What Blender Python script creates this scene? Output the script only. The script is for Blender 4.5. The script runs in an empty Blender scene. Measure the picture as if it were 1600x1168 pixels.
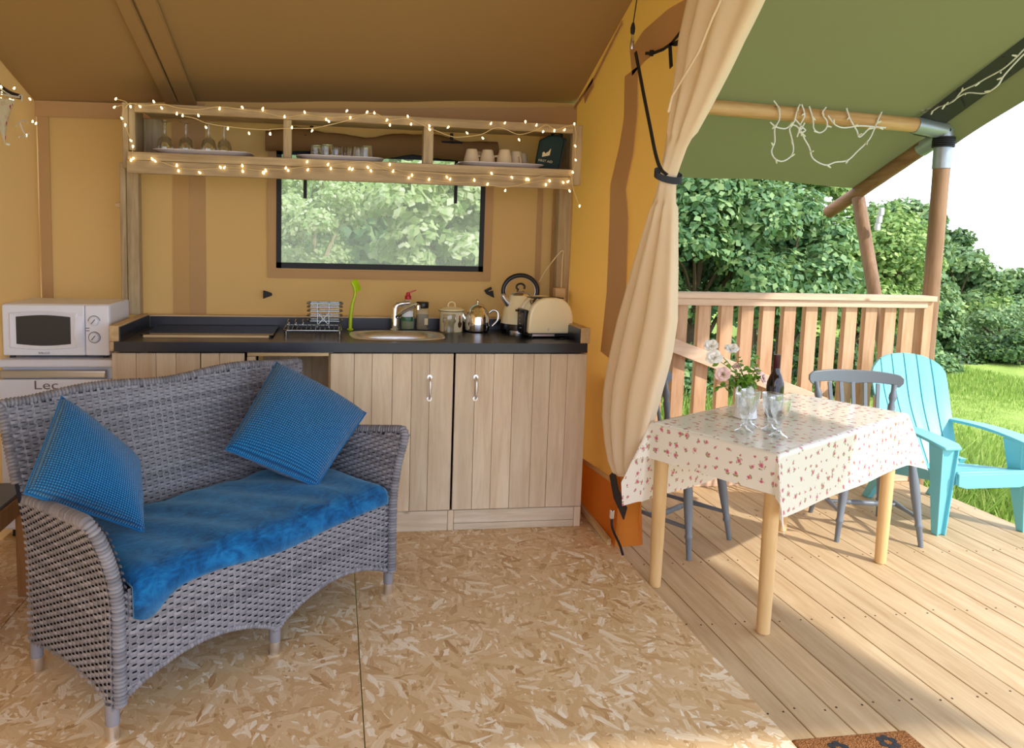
import bpy, bmesh, math, random
import numpy as np
from mathutils import Vector, Matrix, Euler

random.seed(7)
RNG = np.random.default_rng(7)
PI = math.pi
S = bpy.context.scene
C = S.collection

# ------------------------------------------------------------------ camera
FOC, CX, CY, IW, IH, EYE = 1158.23, 699.127, 489.513, 1600.0, 1168.0, 1.37065


def cam_rot(yaw, pit, rol):
    cy, sy = math.cos(yaw), math.sin(yaw)
    fwd = np.array([sy * math.cos(pit), cy * math.cos(pit), -math.sin(pit)])
    r = np.array([cy, -sy, 0.0])
    u = np.cross(r, fwd)
    return np.array([r * math.cos(rol) + u * math.sin(rol), -r * math.sin(rol) + u * math.cos(rol), fwd])


CR = cam_rot(*np.radians([8.81163, 5.65105, 1.45850]))
cam_d = bpy.data.cameras.new('camera')
cam = bpy.data.objects.new('camera', cam_d)
C.objects.link(cam)
cam.matrix_world = Matrix(((CR[0][0], CR[1][0], -CR[2][0], 0.0), (CR[0][1], CR[1][1], -CR[2][1], 0.0),
                           (CR[0][2], CR[1][2], -CR[2][2], EYE), (0, 0, 0, 1)))
cam_d.sensor_fit = 'HORIZONTAL'
cam_d.sensor_width = 36.0
cam_d.lens = FOC / IW * 36.0
cam_d.shift_x = (IW / 2 - CX) / IW
cam_d.shift_y = -(IH / 2 - CY) / IW
cam_d.clip_start = 0.05
cam_d.clip_end = 500
S.camera = cam


def ray(px, py):
    return np.array([(px - CX) / FOC, -(py - CY) / FOC, 1.0]) @ CR


def PZ(px, py, z):
    d = ray(px, py); p = d * ((z - EYE) / d[2]); return (p[0], p[1], z)


def PY(px, py, y):
    d = ray(px, py); p = d * (y / d[1]); return (p[0], y, p[2] + EYE)


def PX(px, py, x):
    d = ray(px, py); p = d * (x / d[0]); return (x, p[1], p[2] + EYE)


# ------------------------------------------------------------------ world, sun, exposure
SUN_AZ = Vector((0.61, -0.79, 0)).normalized()
SUN_EL = math.radians(40)
w = bpy.data.worlds.new('sky')
S.world = w
w.use_nodes = True
wn = w.node_tree.nodes
wl = w.node_tree.links
wn.clear()
wo = wn.new('ShaderNodeOutputWorld')
wb = wn.new('ShaderNodeBackground')
wtc = wn.new('ShaderNodeTexCoord')
wmap = wn.new('ShaderNodeMapping'); wmap.inputs['Scale'].default_value = (1.0, 1.0, 3.2)
wnz = wn.new('ShaderNodeTexNoise'); wnz.inputs['Scale'].default_value = 2.4; wnz.inputs['Detail'].default_value = 6
wrp = wn.new('ShaderNodeValToRGB')
wrp.color_ramp.elements[0].position = 0.36; wrp.color_ramp.elements[0].color = (0.46, 0.54, 0.74, 1)
wrp.color_ramp.elements[1].position = 0.60; wrp.color_ramp.elements[1].color = (0.76, 0.78, 0.86, 1)
wl.new(wtc.outputs['Generated'], wmap.inputs['Vector'])
wl.new(wmap.outputs['Vector'], wnz.inputs['Vector'])
wl.new(wnz.outputs['Fac'], wrp.inputs['Fac'])
wl.new(wrp.outputs['Color'], wb.inputs['Color'])
wb.inputs['Strength'].default_value = 2.45
wl.new(wb.outputs['Background'], wo.inputs['Surface'])

sun_d = bpy.data.lights.new('sun', 'SUN')
sun_d.energy = 3.1
sun_d.color = (1.0, 0.95, 0.88)
sun_d.angle = math.radians(1.2)
sun = bpy.data.objects.new('sun', sun_d)
C.objects.link(sun)
sv = Vector((SUN_AZ.x * math.cos(SUN_EL), SUN_AZ.y * math.cos(SUN_EL), math.sin(SUN_EL)))
sun.rotation_euler = sv.to_track_quat('Z', 'Y').to_euler()
sun.location = sv * 30

S.view_settings.view_transform = 'Standard'
S.view_settings.look = 'None'
S.view_settings.gamma = 1.0
S.view_settings.use_curve_mapping = False
S.view_settings.exposure = 0.40

# ------------------------------------------------------------------ materials


def srgb(r, g, b):
    f = lambda c: (c / 255 / 12.92) if c / 255 <= 0.04045 else ((c / 255 + 0.055) / 1.055) ** 2.4
    return (f(r), f(g), f(b), 1.0)


class NT:
    def __init__(s, name):
        s.m = bpy.data.materials.new(name); s.m.use_nodes = True
        s.t = s.m.node_tree; s.t.nodes.clear()
        s.out = s.n('ShaderNodeOutputMaterial')

    def n(s, t, **k):
        nd = s.t.nodes.new(t)
        for a, v in k.items():
            if a in nd.inputs: nd.inputs[a].default_value = v
            else: setattr(nd, a, v)
        return nd

    def l(s, a, b): s.t.links.new(a, b); return s

    def math(s, op, a, b=None, c=None):
        nd = s.n('ShaderNodeMath'); nd.operation = op
        for i, v in enumerate((a, b, c)):
            if v is None: continue
            if isinstance(v, (int, float)): nd.inputs[i].default_value = v
            else: s.l(v, nd.inputs[i])
        return nd.outputs[0]

    def mix(s, fac, a, b, mode='MIX'):
        nd = s.n('ShaderNodeMix'); nd.data_type = 'RGBA'; nd.blend_type = mode
        for i, v in ((0, fac), (6, a), (7, b)):
            if isinstance(v, (int, float, tuple)): nd.inputs[i].default_value = v
            else: s.l(v, nd.inputs[i])
        return nd.outputs[2]

    def ramp(s, fac, *stops):
        nd = s.n('ShaderNodeValToRGB'); cr = nd.color_ramp
        while len(cr.elements) < len(stops): cr.elements.new(0.5)
        for e, (p, c) in zip(cr.elements, stops): e.position = p; e.color = c if len(c) == 4 else (*c, 1)
        s.l(fac, nd.inputs['Fac']); return nd.outputs['Color']

    def coord(s, kind='Object', scale=(1, 1, 1), rot=(0, 0, 0), rnd=0.0):
        tc = s.n('ShaderNodeTexCoord'); mp = s.n('ShaderNodeMapping')
        mp.inputs['Scale'].default_value = scale; mp.inputs['Rotation'].default_value = rot
        src = tc.outputs[kind]
        if rnd:
            oi = s.n('ShaderNodeObjectInfo')
            vm = s.n('ShaderNodeVectorMath'); vm.operation = 'ADD'
            cb = s.n('ShaderNodeCombineXYZ')
            for i, k in enumerate((37.1, 71.3, 19.7)):
                s.l(s.math('MULTIPLY', oi.outputs['Random'], k * rnd), cb.inputs[i])
            s.l(src, vm.inputs[0]); s.l(cb.outputs[0], vm.inputs[1]); src = vm.outputs[0]
        s.l(src, mp.inputs['Vector']); return mp.outputs['Vector']

    def noise(s, vec, scale, detail=3, rough=0.5, dist=0.0):
        nd = s.n('ShaderNodeTexNoise', Scale=scale, Detail=detail, Roughness=rough, Distortion=dist)
        if vec is not None: s.l(vec, nd.inputs['Vector'])
        return nd.outputs['Fac']

    def bump(s, h, strength=0.3, dist=0.01):
        b = s.n('ShaderNodeBump', Strength=strength, Distance=dist)
        s.l(h, b.inputs['Height']); return b.outputs['Normal']

    def bsdf(s, color=None, rough=0.5, metal=0.0, spec=0.5, normal=None, **k):
        p = s.n('ShaderNodeBsdfPrincipled', Roughness=rough, Metallic=metal)
        p.inputs['Specular IOR Level'].default_value = spec
        for a, v in k.items():
            p.inputs[a.replace('_', ' ')].default_value = v
        if color is not None:
            if isinstance(color, tuple): p.inputs['Base Color'].default_value = color
            else: s.l(color, p.inputs['Base Color'])
        if normal is not None: s.l(normal, p.inputs['Normal'])
        return p

    def done(s, sh):
        s.l(sh.outputs[0], s.out.inputs['Surface']); return s.m


def plain(name, col, rough=0.5, metal=0.0, spec=0.5, var=0.0, **k):
    t = NT(name)
    c = col
    if var:
        nz = t.noise(t.coord('Object', (1, 1, 1), rnd=1.0), 18, 3)
        d = tuple(x * (1 - var) for x in col[:3]) + (1,)
        c = t.mix(nz, col, d)
    return t.done(t.bsdf(c, rough, metal, spec, **k))


def wood(name, light, dark, axis='z', grain=1.0, rough=0.6, knots=True, var=0.25, spec=0.3):
    t = NT(name)
    st = {'x': (0.09, 1, 1), 'y': (1, 0.09, 1), 'z': (1, 1, 0.09)}[axis]
    v = t.coord('Object', st, rnd=1.0)
    n1 = t.noise(v, 26 * grain, 5, 0.6, 0.6)
    n2 = t.noise(v, 110 * grain, 3, 0.6)
    mixf = t.math('ADD', t.math('MULTIPLY', n1, 0.75), t.math('MULTIPLY', n2, 0.25))
    col = t.ramp(mixf, (0.33, dark), (0.62, light))
    oi = t.n('ShaderNodeObjectInfo')
    k = t.math('ADD', t.math('MULTIPLY', oi.outputs['Random'], var), 1 - var * 0.6)
    hs = t.n('ShaderNodeHueSaturation', Saturation=1.0)
    t.l(k, hs.inputs['Value']); t.l(col, hs.inputs['Color']); col = hs.outputs['Color']
    big = t.noise(t.coord('Object', (1, 1, 1), rnd=1.0), 5, 2)
    col = t.mix(t.math('MULTIPLY', big, 0.35), col, tuple(x * 0.72 for x in dark[:3]) + (1,))
    if knots:
        st2 = {'x': (0.5, 1, 1), 'y': (1, 0.5, 1), 'z': (1, 1, 0.5)}[axis]
        vo = t.n('ShaderNodeTexVoronoi', Scale=4.2, Randomness=1.0)
        t.l(t.coord('Object', st2, rnd=1.0), vo.inputs['Vector'])
        kf = t.ramp(vo.outputs['Distance'], (0.02, (1, 1, 1)), (0.055, (0, 0, 0)))
        col = t.mix(t.math('MULTIPLY', kf, 0.8), col, tuple(x * 0.4 for x in dark[:3]) + (1,))
    nm = t.bump(mixf, 0.25, 0.004)
    return t.done(t.bsdf(col, rough, 0, spec, nm))


def canvas(name, col, trans_col, tfac=0.35, weave=260.0):
    t = NT(name)
    v = t.coord('Object')
    n1 = t.noise(v, weave, 2); n2 = t.noise(v, 2.2, 4)
    c = t.mix(t.math('MULTIPLY', n1, 0.22), col, tuple(x * 0.6 for x in col[:3]) + (1,))
    c = t.mix(t.math('MULTIPLY', n2, 0.22), c, tuple(x * 0.72 for x in col[:3]) + (1,))
    nm = t.bump(t.math('ADD', t.math('MULTIPLY', n1, 0.04), n2), 0.22, 0.03)
    d = t.bsdf(c, 0.8, 0, 0.15, nm)
    tr = t.n('ShaderNodeBsdfTranslucent'); tr.inputs['Color'].default_value = trans_col
    mx = t.n('ShaderNodeMixShader'); mx.inputs[0].default_value = tfac
    t.l(d.outputs[0], mx.inputs[1]); t.l(tr.outputs[0], mx.inputs[2])
    return t.done(mx)


def osb():
    t = NT('osb_board')
    base = t.coord('Object', (1, 1, 1), rnd=1.0)
    wob = t.n('ShaderNodeTexNoise', Scale=9.0, Detail=2.0)
    t.l(base, wob.inputs['Vector'])
    bestp = bestc = None
    for i, (a, sc) in enumerate(((0.35, 11), (1.25, 13), (2.05, 10), (2.8, 15), (0.9, 9), (1.7, 19))):
        mp = t.n('ShaderNodeMapping'); mp.inputs['Rotation'].default_value = (0, 0, a)
        mp.inputs['Location'].default_value = (i * 3.7, i * 1.9, i * 0.7)
        vm = t.n('ShaderNodeVectorMath'); vm.operation = 'MULTIPLY_ADD'
        t.l(wob.outputs['Color'], vm.inputs[0]); vm.inputs[1].default_value = (0.02, 0.02, 0); t.l(base, vm.inputs[2])
        t.l(vm.outputs[0], mp.inputs['Vector'])
        m2 = t.n('ShaderNodeMapping'); m2.inputs['Scale'].default_value = (1.0, 4.2, 0.01)
        t.l(mp.outputs[0], m2.inputs['Vector'])
        vo = t.n('ShaderNodeTexVoronoi', Scale=float(sc), Randomness=1.0)
        t.l(m2.outputs[0], vo.inputs['Vector'])
        sp = t.n('ShaderNodeSeparateColor'); t.l(vo.outputs['Color'], sp.inputs[0])
        m3 = t.n('ShaderNodeMapping'); m3.inputs['Scale'].default_value = (0.35, 2.2, 1.0); t.l(m2.outputs[0], m3.inputs['Vector'])
        gr = t.noise(m3.outputs[0], 30, 4, 0.65)
        cval = t.math('ADD', t.math('MULTIPLY', sp.outputs[0], 0.62), t.math('MULTIPLY', gr, 0.40))
        edge = t.math('MULTIPLY', vo.outputs['Distance'], 0.45)
        pr = t.math('SUBTRACT', sp.outputs[1], edge)
        if bestp is None: bestp, bestc = pr, cval
        else:
            gt = t.math('GREATER_THAN', pr, bestp)
            bestc = t.math('ADD', t.math('MULTIPLY', gt, cval), t.math('MULTIPLY', t.math('SUBTRACT', 1.0, gt), bestc))
            bestp = t.math('MAXIMUM', pr, bestp)
    col = t.ramp(bestc, (0.15, srgb(176, 134, 88)), (0.27, srgb(210, 176, 130)), (0.5, srgb(220, 190, 148)), (0.70, srgb(229, 204, 166)), (0.84, srgb(250, 240, 222)))
    nm = t.bump(bestp, 0.35, 0.003)
    rr = t.math('ADD', 0.34, t.math('MULTIPLY', bestc, 0.25))
    p = t.bsdf(col, 0.45, 0, 0.45, nm); t.l(rr, p.inputs['Roughness'])
    return t.done(p)


def leafmat(name, c1, c2, c3, tfac=0.35):
    t = NT(name)
    g = t.n('ShaderNodeNewGeometry')
    col = t.ramp(g.outputs['Random Per Island'], (0.0, c1), (0.55, c2), (1.0, c3))
    d = t.bsdf(col, 0.5, 0, 0.35)
    tr = t.n('ShaderNodeBsdfTranslucent')
    t.l(t.mix(0.5, col, (0.45, 0.60, 0.18, 1)), tr.inputs['Color'])
    mx = t.n('ShaderNodeMixShader'); mx.inputs[0].default_value = tfac
    t.l(d.outputs[0], mx.inputs[1]); t.l(tr.outputs[0], mx.inputs[2])
    return t.done(mx)


def glass(name, col=(1, 1, 1, 1), rough=0.0, ior=1.45):
    t = NT(name)
    return t.done(t.bsdf(col, rough, 0, 0.5, Transmission_Weight=1.0, IOR=ior))


def clear_sheet(name, col, alpha, rough=0.08):
    """thin clear film: mostly transparent with a milky surface"""
    t = NT(name)
    d = t.bsdf(col, rough, 0, 0.5)
    tr = t.n('ShaderNodeBsdfTransparent')
    mx = t.n('ShaderNodeMixShader'); mx.inputs[0].default_value = alpha
    t.l(tr.outputs[0], mx.inputs[1]); t.l(d.outputs[0], mx.inputs[2])
    return t.done(mx)


def emit(name, col, strength):
    t = NT(name)
    e = t.n('ShaderNodeEmission'); e.inputs['Color'].default_value = col; e.inputs['Strength'].default_value = strength
    return t.done(e)


M = {}
M['canvas_tan'] = canvas('canvas_tan', srgb(222, 180, 120), (0.85, 0.52, 0.20, 1), 0.14)
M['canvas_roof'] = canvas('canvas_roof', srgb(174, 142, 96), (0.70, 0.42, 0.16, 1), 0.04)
M['canvas_gold'] = canvas('canvas_gold', srgb(224, 166, 96), (0.95, 0.49, 0.10, 1), 0.45)
M['canvas_band'] = canvas('canvas_band', srgb(208, 168, 118), (0.5, 0.34, 0.16, 1), 0.08)
M['canvas_cream'] = canvas('canvas_cream', srgb(248, 230, 200), (0.95, 0.76, 0.48, 1), 0.28, 400)
M['canvas_door_band'] = canvas('canvas_door_band', srgb(222, 178, 124), (0.62, 0.38, 0.12, 1), 0.15)
M['canvas_skirt'] = canvas('canvas_skirt', srgb(206, 128, 54), (0.90, 0.36, 0.04, 1), 0.42)
M['fly_green'] = canvas('fly_green', srgb(116, 114, 80), (0.25, 0.28, 0.09, 1), 0.16)
M['fly_dark'] = plain('fly_dark', srgb(52, 54, 48), 0.6)
M['osb'] = osb()
M['deck'] = wood('deck_wood', srgb(216, 191, 153), srgb(188, 157, 116), 'y', 0.8, 0.62, True, 0.22)
M['pallet_z'] = wood('pale_plank_wood', srgb(234, 217, 190), srgb(212, 188, 156), 'z', 1.0, 0.7, True, 0.22)
M['pallet_x'] = wood('pale_plank_wood_across', srgb(232, 218, 196), srgb(202, 182, 154), 'x', 1.0, 0.7, True, 0.2)
M['shelf_x'] = wood('shelf_wood', srgb(206, 184, 146), srgb(162, 136, 98), 'x', 1.0, 0.65, True, 0.18)
M['shelf_z'] = wood('shelf_post_wood', srgb(204, 184, 148), srgb(160, 136, 100), 'z', 1.0, 0.65, True, 0.18)
M['shelf_y'] = wood('batten_wood', srgb(226, 198, 152), srgb(192, 160, 112), 'y', 1.0, 0.6, False, 0.1)
M['edge_x'] = wood('batten_edge_wood', srgb(232, 206, 164), srgb(206, 176, 128), 'x', 1.0, 0.6, False, 0.1)
M['rail_x'] = wood('rail_wood', srgb(238, 208, 180), srgb(216, 176, 144), 'x', 0.8, 0.6, True, 0.12)
M['rail_z'] = wood('baluster_wood', srgb(226, 186, 150), srgb(190, 142, 102), 'z', 0.8, 0.6, True, 0.2)
M['pole_x'] = wood('peeled_pole_wood', srgb(226, 186, 132), srgb(190, 140, 86), 'x', 0.7, 0.5, True, 0.1)
M['pole_z'] = wood('stained_pole_wood', srgb(172, 136, 104), srgb(130, 96, 68), 'z', 0.7, 0.55, True, 0.1)
M['pole_y'] = wood('stained_pole_wood_sloping', srgb(160, 120, 86), srgb(116, 82, 54), 'y', 0.7, 0.55, True, 0.1)
M['beech'] = wood('beech_leg', srgb(230, 196, 142), srgb(212, 172, 114), 'z', 0.7, 0.4, False, 0.06, 0.4)
M['oak'] = wood('oak_leg', srgb(176, 132, 84), srgb(140, 98, 58), 'z', 0.8, 0.5, False, 0.06)
M['worktop'] = plain('black_speckled_laminate', srgb(40, 42, 52), 0.30, 0, 0.5, 0.35)
M['slate_top'] = plain('slate_grey_top', srgb(84, 88, 98), 0.4)
M['black_gloss'] = plain('black_glass', (0.006, 0.006, 0.008, 1), 0.06, 0, 0.6)
M['black'] = plain('black_webbing', (0.008, 0.008, 0.012, 1), 0.6)
M['rack_wire'] = plain('dark_chrome_wire', (0.30, 0.29, 0.28, 1), 0.15, 1.0)
M['black_plastic'] = plain('black_plastic', (0.012, 0.012, 0.014, 1), 0.3)
M['dark_void'] = plain('dark_recess', srgb(70, 52, 34), 0.9)
M['white_enamel'] = plain('white_enamel', srgb(230, 235, 250), 0.25, 0, 0.5)
M['white_plastic'] = plain('white_plastic', srgb(236, 240, 252), 0.35)
M['silver'] = plain('satin_silver', srgb(200, 205, 215), 0.28, 0.85)
M['chrome'] = plain('chrome', (0.86, 0.86, 0.88, 1), 0.08, 1.0)
M['steel'] = plain('brushed_steel', (0.78, 0.78, 0.81, 1), 0.32, 1.0)
M['galv'] = plain('galvanised_steel', srgb(176, 186, 194), 0.4, 0.6, 0.5, 0.2)
M['print_grey'] = plain('grey_print', srgb(70, 72, 90), 0.5)
M['print_silver'] = plain('silver_badge', srgb(120, 112, 120), 0.3, 0.6)
M['oven_glass'] = plain('smoked_oven_glass', srgb(62, 64, 68), 0.12, 0, 0.5)
M['cream_enamel'] = plain('cream_enamel', srgb(250, 236, 192), 0.22, 0, 0.5, Coat_Weight=0.5)
M['cup_cream'] = plain('cream_ceramic', srgb(232, 212, 178), 0.3)
M['tray_white'] = plain('white_tray', srgb(228, 220, 222), 0.35)
def thin_glass(name):
    t = NT(name)
    lw = t.n('ShaderNodeLayerWeight', Blend=0.35)
    gl = t.n('ShaderNodeBsdfGlossy', Roughness=0.03); gl.inputs['Color'].default_value = (1, 1, 1, 1)
    tr = t.n('ShaderNodeBsdfTransparent'); tr.inputs['Color'].default_value = (0.94, 0.96, 0.96, 1)
    mx = t.n('ShaderNodeMixShader')
    t.l(t.math('ADD', t.math('MULTIPLY', lw.outputs['Facing'], 0.75), 0.10), mx.inputs[0])
    t.l(tr.outputs[0], mx.inputs[1]); t.l(gl.outputs[0], mx.inputs[2])
    return t.done(mx)


M['glass'] = thin_glass('clear_glass')
M['wine_glass_green'] = plain('dark_wine_glass', (0.012, 0.006, 0.010, 1), 0.05, 0, 0.7)
M['capsule'] = plain('burgundy_foil', srgb(70, 20, 34), 0.35, 0.3)
M['paper'] = plain('paper_label', srgb(150, 156, 166), 0.6)
M['red_plastic'] = plain('red_plastic', srgb(190, 20, 40), 0.35)
M['green_liquid'] = plain('green_washing_liquid', srgb(30, 96, 44), 0.1, 0, 0.5)
M['clear_plastic'] = clear_sheet('clear_plastic', srgb(220, 214, 180), 0.32)
M['coffee'] = plain('coffee_granules', srgb(92, 56, 36), 0.7, 0, 0.3, 0.4)
M['lime'] = plain('lime_plastic', srgb(190, 220, 30), 0.35)
M['bag_green'] = plain('dark_green_nylon', srgb(26, 52, 46), 0.6, 0, 0.3, 0.3)
M['bag_dark'] = plain('dark_nylon_trim', srgb(16, 22, 28), 0.6)
M['print_cream'] = plain('cream_print', srgb(232, 214, 170), 0.6)
M['wire_clear'] = plain('clear_cord', srgb(222, 196, 140), 0.4)
M['wire_white'] = plain('white_cord', srgb(232, 232, 226), 0.4)
M['bulb'] = emit('warm_fairy_bulb', (1.0, 0.74, 0.34, 1), 5.0)
M['bulb_off'] = plain('clear_led_tip', srgb(238, 236, 214), 0.2)
M['grey_paint'] = plain('blue_grey_paint', srgb(112, 121, 130), 0.35, 0, 0.5)
M['turquoise'] = plain('turquoise_plastic', srgb(122, 204, 218), 0.38, 0, 0.45)
M['porcelain'] = plain('white_porcelain', srgb(236, 238, 240), 0.15)
M['rose_white'] = plain('white_petal', srgb(248, 246, 240), 0.6, 0, 0.2)
M['rose_pink'] = plain('pink_petal', srgb(246, 214, 208), 0.6, 0, 0.2)
M['leaf_rose'] = leafmat('rose_leaf', srgb(70, 120, 40), srgb(110, 160, 50), srgb(150, 190, 70), 0.3)
M['stem'] = plain('green_stem', srgb(96, 130, 60), 0.6)
M['leaf_a'] = leafmat('sycamore_leaf', srgb(66, 106, 68), srgb(104, 144, 92), srgb(162, 190, 124), 0.28)
M['leaf_b'] = leafmat('hawthorn_leaf', srgb(92, 130, 68), srgb(134, 166, 88), srgb(182, 202, 124), 0.28)
M['leaf_c'] = leafmat('dark_scrub_leaf', srgb(40, 72, 40), srgb(66, 102, 54), srgb(108, 136, 72), 0.2)
M['leaf_d'] = leafmat('hillside_leaf', srgb(80, 114, 72), srgb(110, 142, 92), srgb(156, 180, 118), 0.22)
M['leaf_w'] = leafmat('window_leaf_glare', srgb(160, 194, 128), srgb(214, 230, 176), srgb(246, 250, 226), 0.5)  # near-white greens put overexposed daylight on these leaves into the colour
M['bark'] = plain('bark', srgb(110, 92, 74), 0.85, 0, 0.2, 0.4)
M['bark_pale'] = plain('pale_branch', srgb(190, 176, 150), 0.8, 0, 0.2, 0.2)
M['grass_blade'] = leafmat('grass_blade', srgb(110, 146, 56), srgb(150, 180, 80), srgb(190, 204, 116), 0.25)


def m_grass():
    t = NT('lawn')
    v = t.coord('Object')
    n1 = t.noise(v, 3.0, 5, 0.6); n2 = t.noise(v, 60, 3)
    c = t.ramp(t.math('ADD', t.math('MULTIPLY', n1, 0.6), t.math('MULTIPLY', n2, 0.4)),
               (0.3, srgb(124, 150, 66)), (0.55, srgb(160, 182, 92)), (0.75, srgb(182, 178, 122)))
    return t.done(t.bsdf(c, 0.9, 0, 0.1, t.bump(n2, 0.6, 0.05)))


M['lawn'] = m_grass()


def m_velvet():
    t = NT('blue_crushed_velvet')
    v = t.coord('Object', (1, 1, 1))
    n1 = t.noise(v, 14, 6, 0.7, 1.0)
    vv = t.coord('Object', (1.0, 6.0, 1.0))
    n2 = t.noise(vv, 30, 3)
    c = t.ramp(t.math('ADD', t.math('MULTIPLY', n1, 0.7), t.math('MULTIPLY', n2, 0.3)),
               (0.36, srgb(4, 48, 92)), (0.5, srgb(8, 84, 142)), (0.66, srgb(24, 114, 174)))  # palest blue paints in the highlights on the velvet pile
    p = t.bsdf(c, 0.75, 0, 0.1, t.bump(n1, 0.25, 0.01))
    p.inputs['Sheen Weight'].default_value = 0.5; p.inputs['Sheen Tint'].default_value = (0.4, 0.75, 1, 1)
    return t.done(p)


M['velvet'] = m_velvet()


def m_waffle():
    t = NT('blue_waffle_cord')
    v = t.coord('UV')
    sx = t.n('ShaderNodeSeparateXYZ'); t.l(v, sx.inputs[0])
    a = t.math('SINE', t.math('MULTIPLY', sx.outputs[0], 2 * PI * 46))
    b = t.math('SINE', t.math('MULTIPLY', sx.outputs[1], 2 * PI * 46))
    h = t.math('MULTIPLY', t.math('ADD', a, 1.0), t.math('ADD', b, 1.0))
    c = t.ramp(t.math('MULTIPLY', h, 0.25), (0.0, srgb(6, 70, 120)), (0.5, srgb(20, 124, 188)), (1.0, srgb(60, 160, 216)))
    p = t.bsdf(c, 0.7, 0, 0.15, t.bump(h, 0.5, 0.004))
    p.inputs['Sheen Weight'].default_value = 0.3
    return t.done(p)


M['waffle'] = m_waffle()


def m_cloth():
    t = NT('rose_print_oilcloth')
    v = t.coord('UV', (1, 1, 1))
    vo = t.n('ShaderNodeTexVoronoi', Scale=23.0, Randomness=0.62, voronoi_dimensions='2D'); t.l(v, vo.inputs['Vector'])
    nz = t.noise(v, 120, 2)
    d = t.math('ADD', vo.outputs['Distance'], t.math('MULTIPLY', t.math('SUBTRACT', nz, 0.5), 0.22))
    sp = t.n('ShaderNodeSeparateColor'); t.l(vo.outputs['Color'], sp.inputs[0])
    rad = t.math('ADD', 0.07, t.math('MULTIPLY', sp.outputs[0], 0.15))
    rose = t.math('LESS_THAN', d, rad)
    core = t.math('LESS_THAN', d, t.math('MULTIPLY', rad, 0.55))
    leaf = t.math('MULTIPLY', t.math('LESS_THAN', d, t.math('MULTIPLY', rad, 1.75)), t.math('GREATER_THAN', t.noise(v, 70, 1), 0.56))
    c = t.mix(leaf, srgb(250, 247, 236), srgb(160, 168, 104))
    c = t.mix(rose, c, srgb(230, 168, 176))
    c = t.mix(core, c, srgb(204, 104, 128))
    d1 = t.bsdf(c, 0.16, 0, 0.6)
    tr = t.n('ShaderNodeBsdfTranslucent'); t.l(c, tr.inputs['Color'])
    mx = t.n('ShaderNodeMixShader'); mx.inputs[0].default_value = 0.2
    t.l(d1.outputs[0], mx.inputs[1]); t.l(tr.outputs[0], mx.inputs[2])
    return t.done(mx)


M['oilcloth'] = m_cloth()


def m_bunting():
    t = NT('floral_bunting')
    v = t.coord('Object')
    vo = t.n('ShaderNodeTexVoronoi', Scale=34.0); t.l(v, vo.inputs['Vector'])
    sp = t.n('ShaderNodeSeparateColor'); t.l(vo.outputs['Color'], sp.inputs[0])
    dots = t.math('LESS_THAN', vo.outputs['Distance'], 0.34)
    fl = t.ramp(sp.outputs[0], (0.3, srgb(206, 90, 110)), (0.5, srgb(150, 150, 80)), (0.7, srgb(220, 200, 170)))
    return t.done(t.bsdf(t.mix(dots, srgb(228, 216, 186), fl), 0.8))


M['bunting'] = m_bunting()


def m_wicker(name, a, b):
    t = NT(name)
    g = t.n('ShaderNodeNewGeometry')
    c = t.ramp(g.outputs['Random Per Island'], (0.0, a), (1.0, b))
    return t.done(t.bsdf(c, 0.42, 0, 0.45))


M['wicker'] = m_wicker('grey_rattan', srgb(106, 106, 114), srgb(140, 140, 148))
M['wicker_back'] = plain('dark_rattan_core', srgb(44, 44, 54), 0.8)


def m_coir():
    t = NT('brown_coir')
    v = t.coord('Object')
    n = t.noise(v, 260, 3)
    c = t.ramp(n, (0.3, srgb(104, 62, 34)), (0.7, srgb(186, 132, 86)))
    return t.done(t.bsdf(c, 0.95, 0, 0.05, t.bump(n, 1.0, 0.01)))


M['coir'] = m_coir()
M['roll'] = canvas('rolled_canvas', srgb(150, 112, 70), (0.4, 0.25, 0.1, 1), 0.1)
def pvc():
    t = NT('clear_pvc_window')
    g = t.bsdf(srgb(250, 250, 244), 0.1, 0, 0.5)
    tl = t.n('ShaderNodeBsdfTranslucent'); tl.inputs['Color'].default_value = (0.95, 0.97, 0.93, 1)
    tr = t.n('ShaderNodeBsdfTransparent')
    a = t.n('ShaderNodeMixShader'); a.inputs[0].default_value = 0.75
    t.l(g.outputs[0], a.inputs[1]); t.l(tl.outputs[0], a.inputs[2])
    b = t.n('ShaderNodeMixShader'); b.inputs[0].default_value = 0.22
    t.l(tr.outputs[0], b.inputs[1]); t.l(a.outputs[0], b.inputs[2])
    return t.done(b)


M['pvc'] = pvc()


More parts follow.
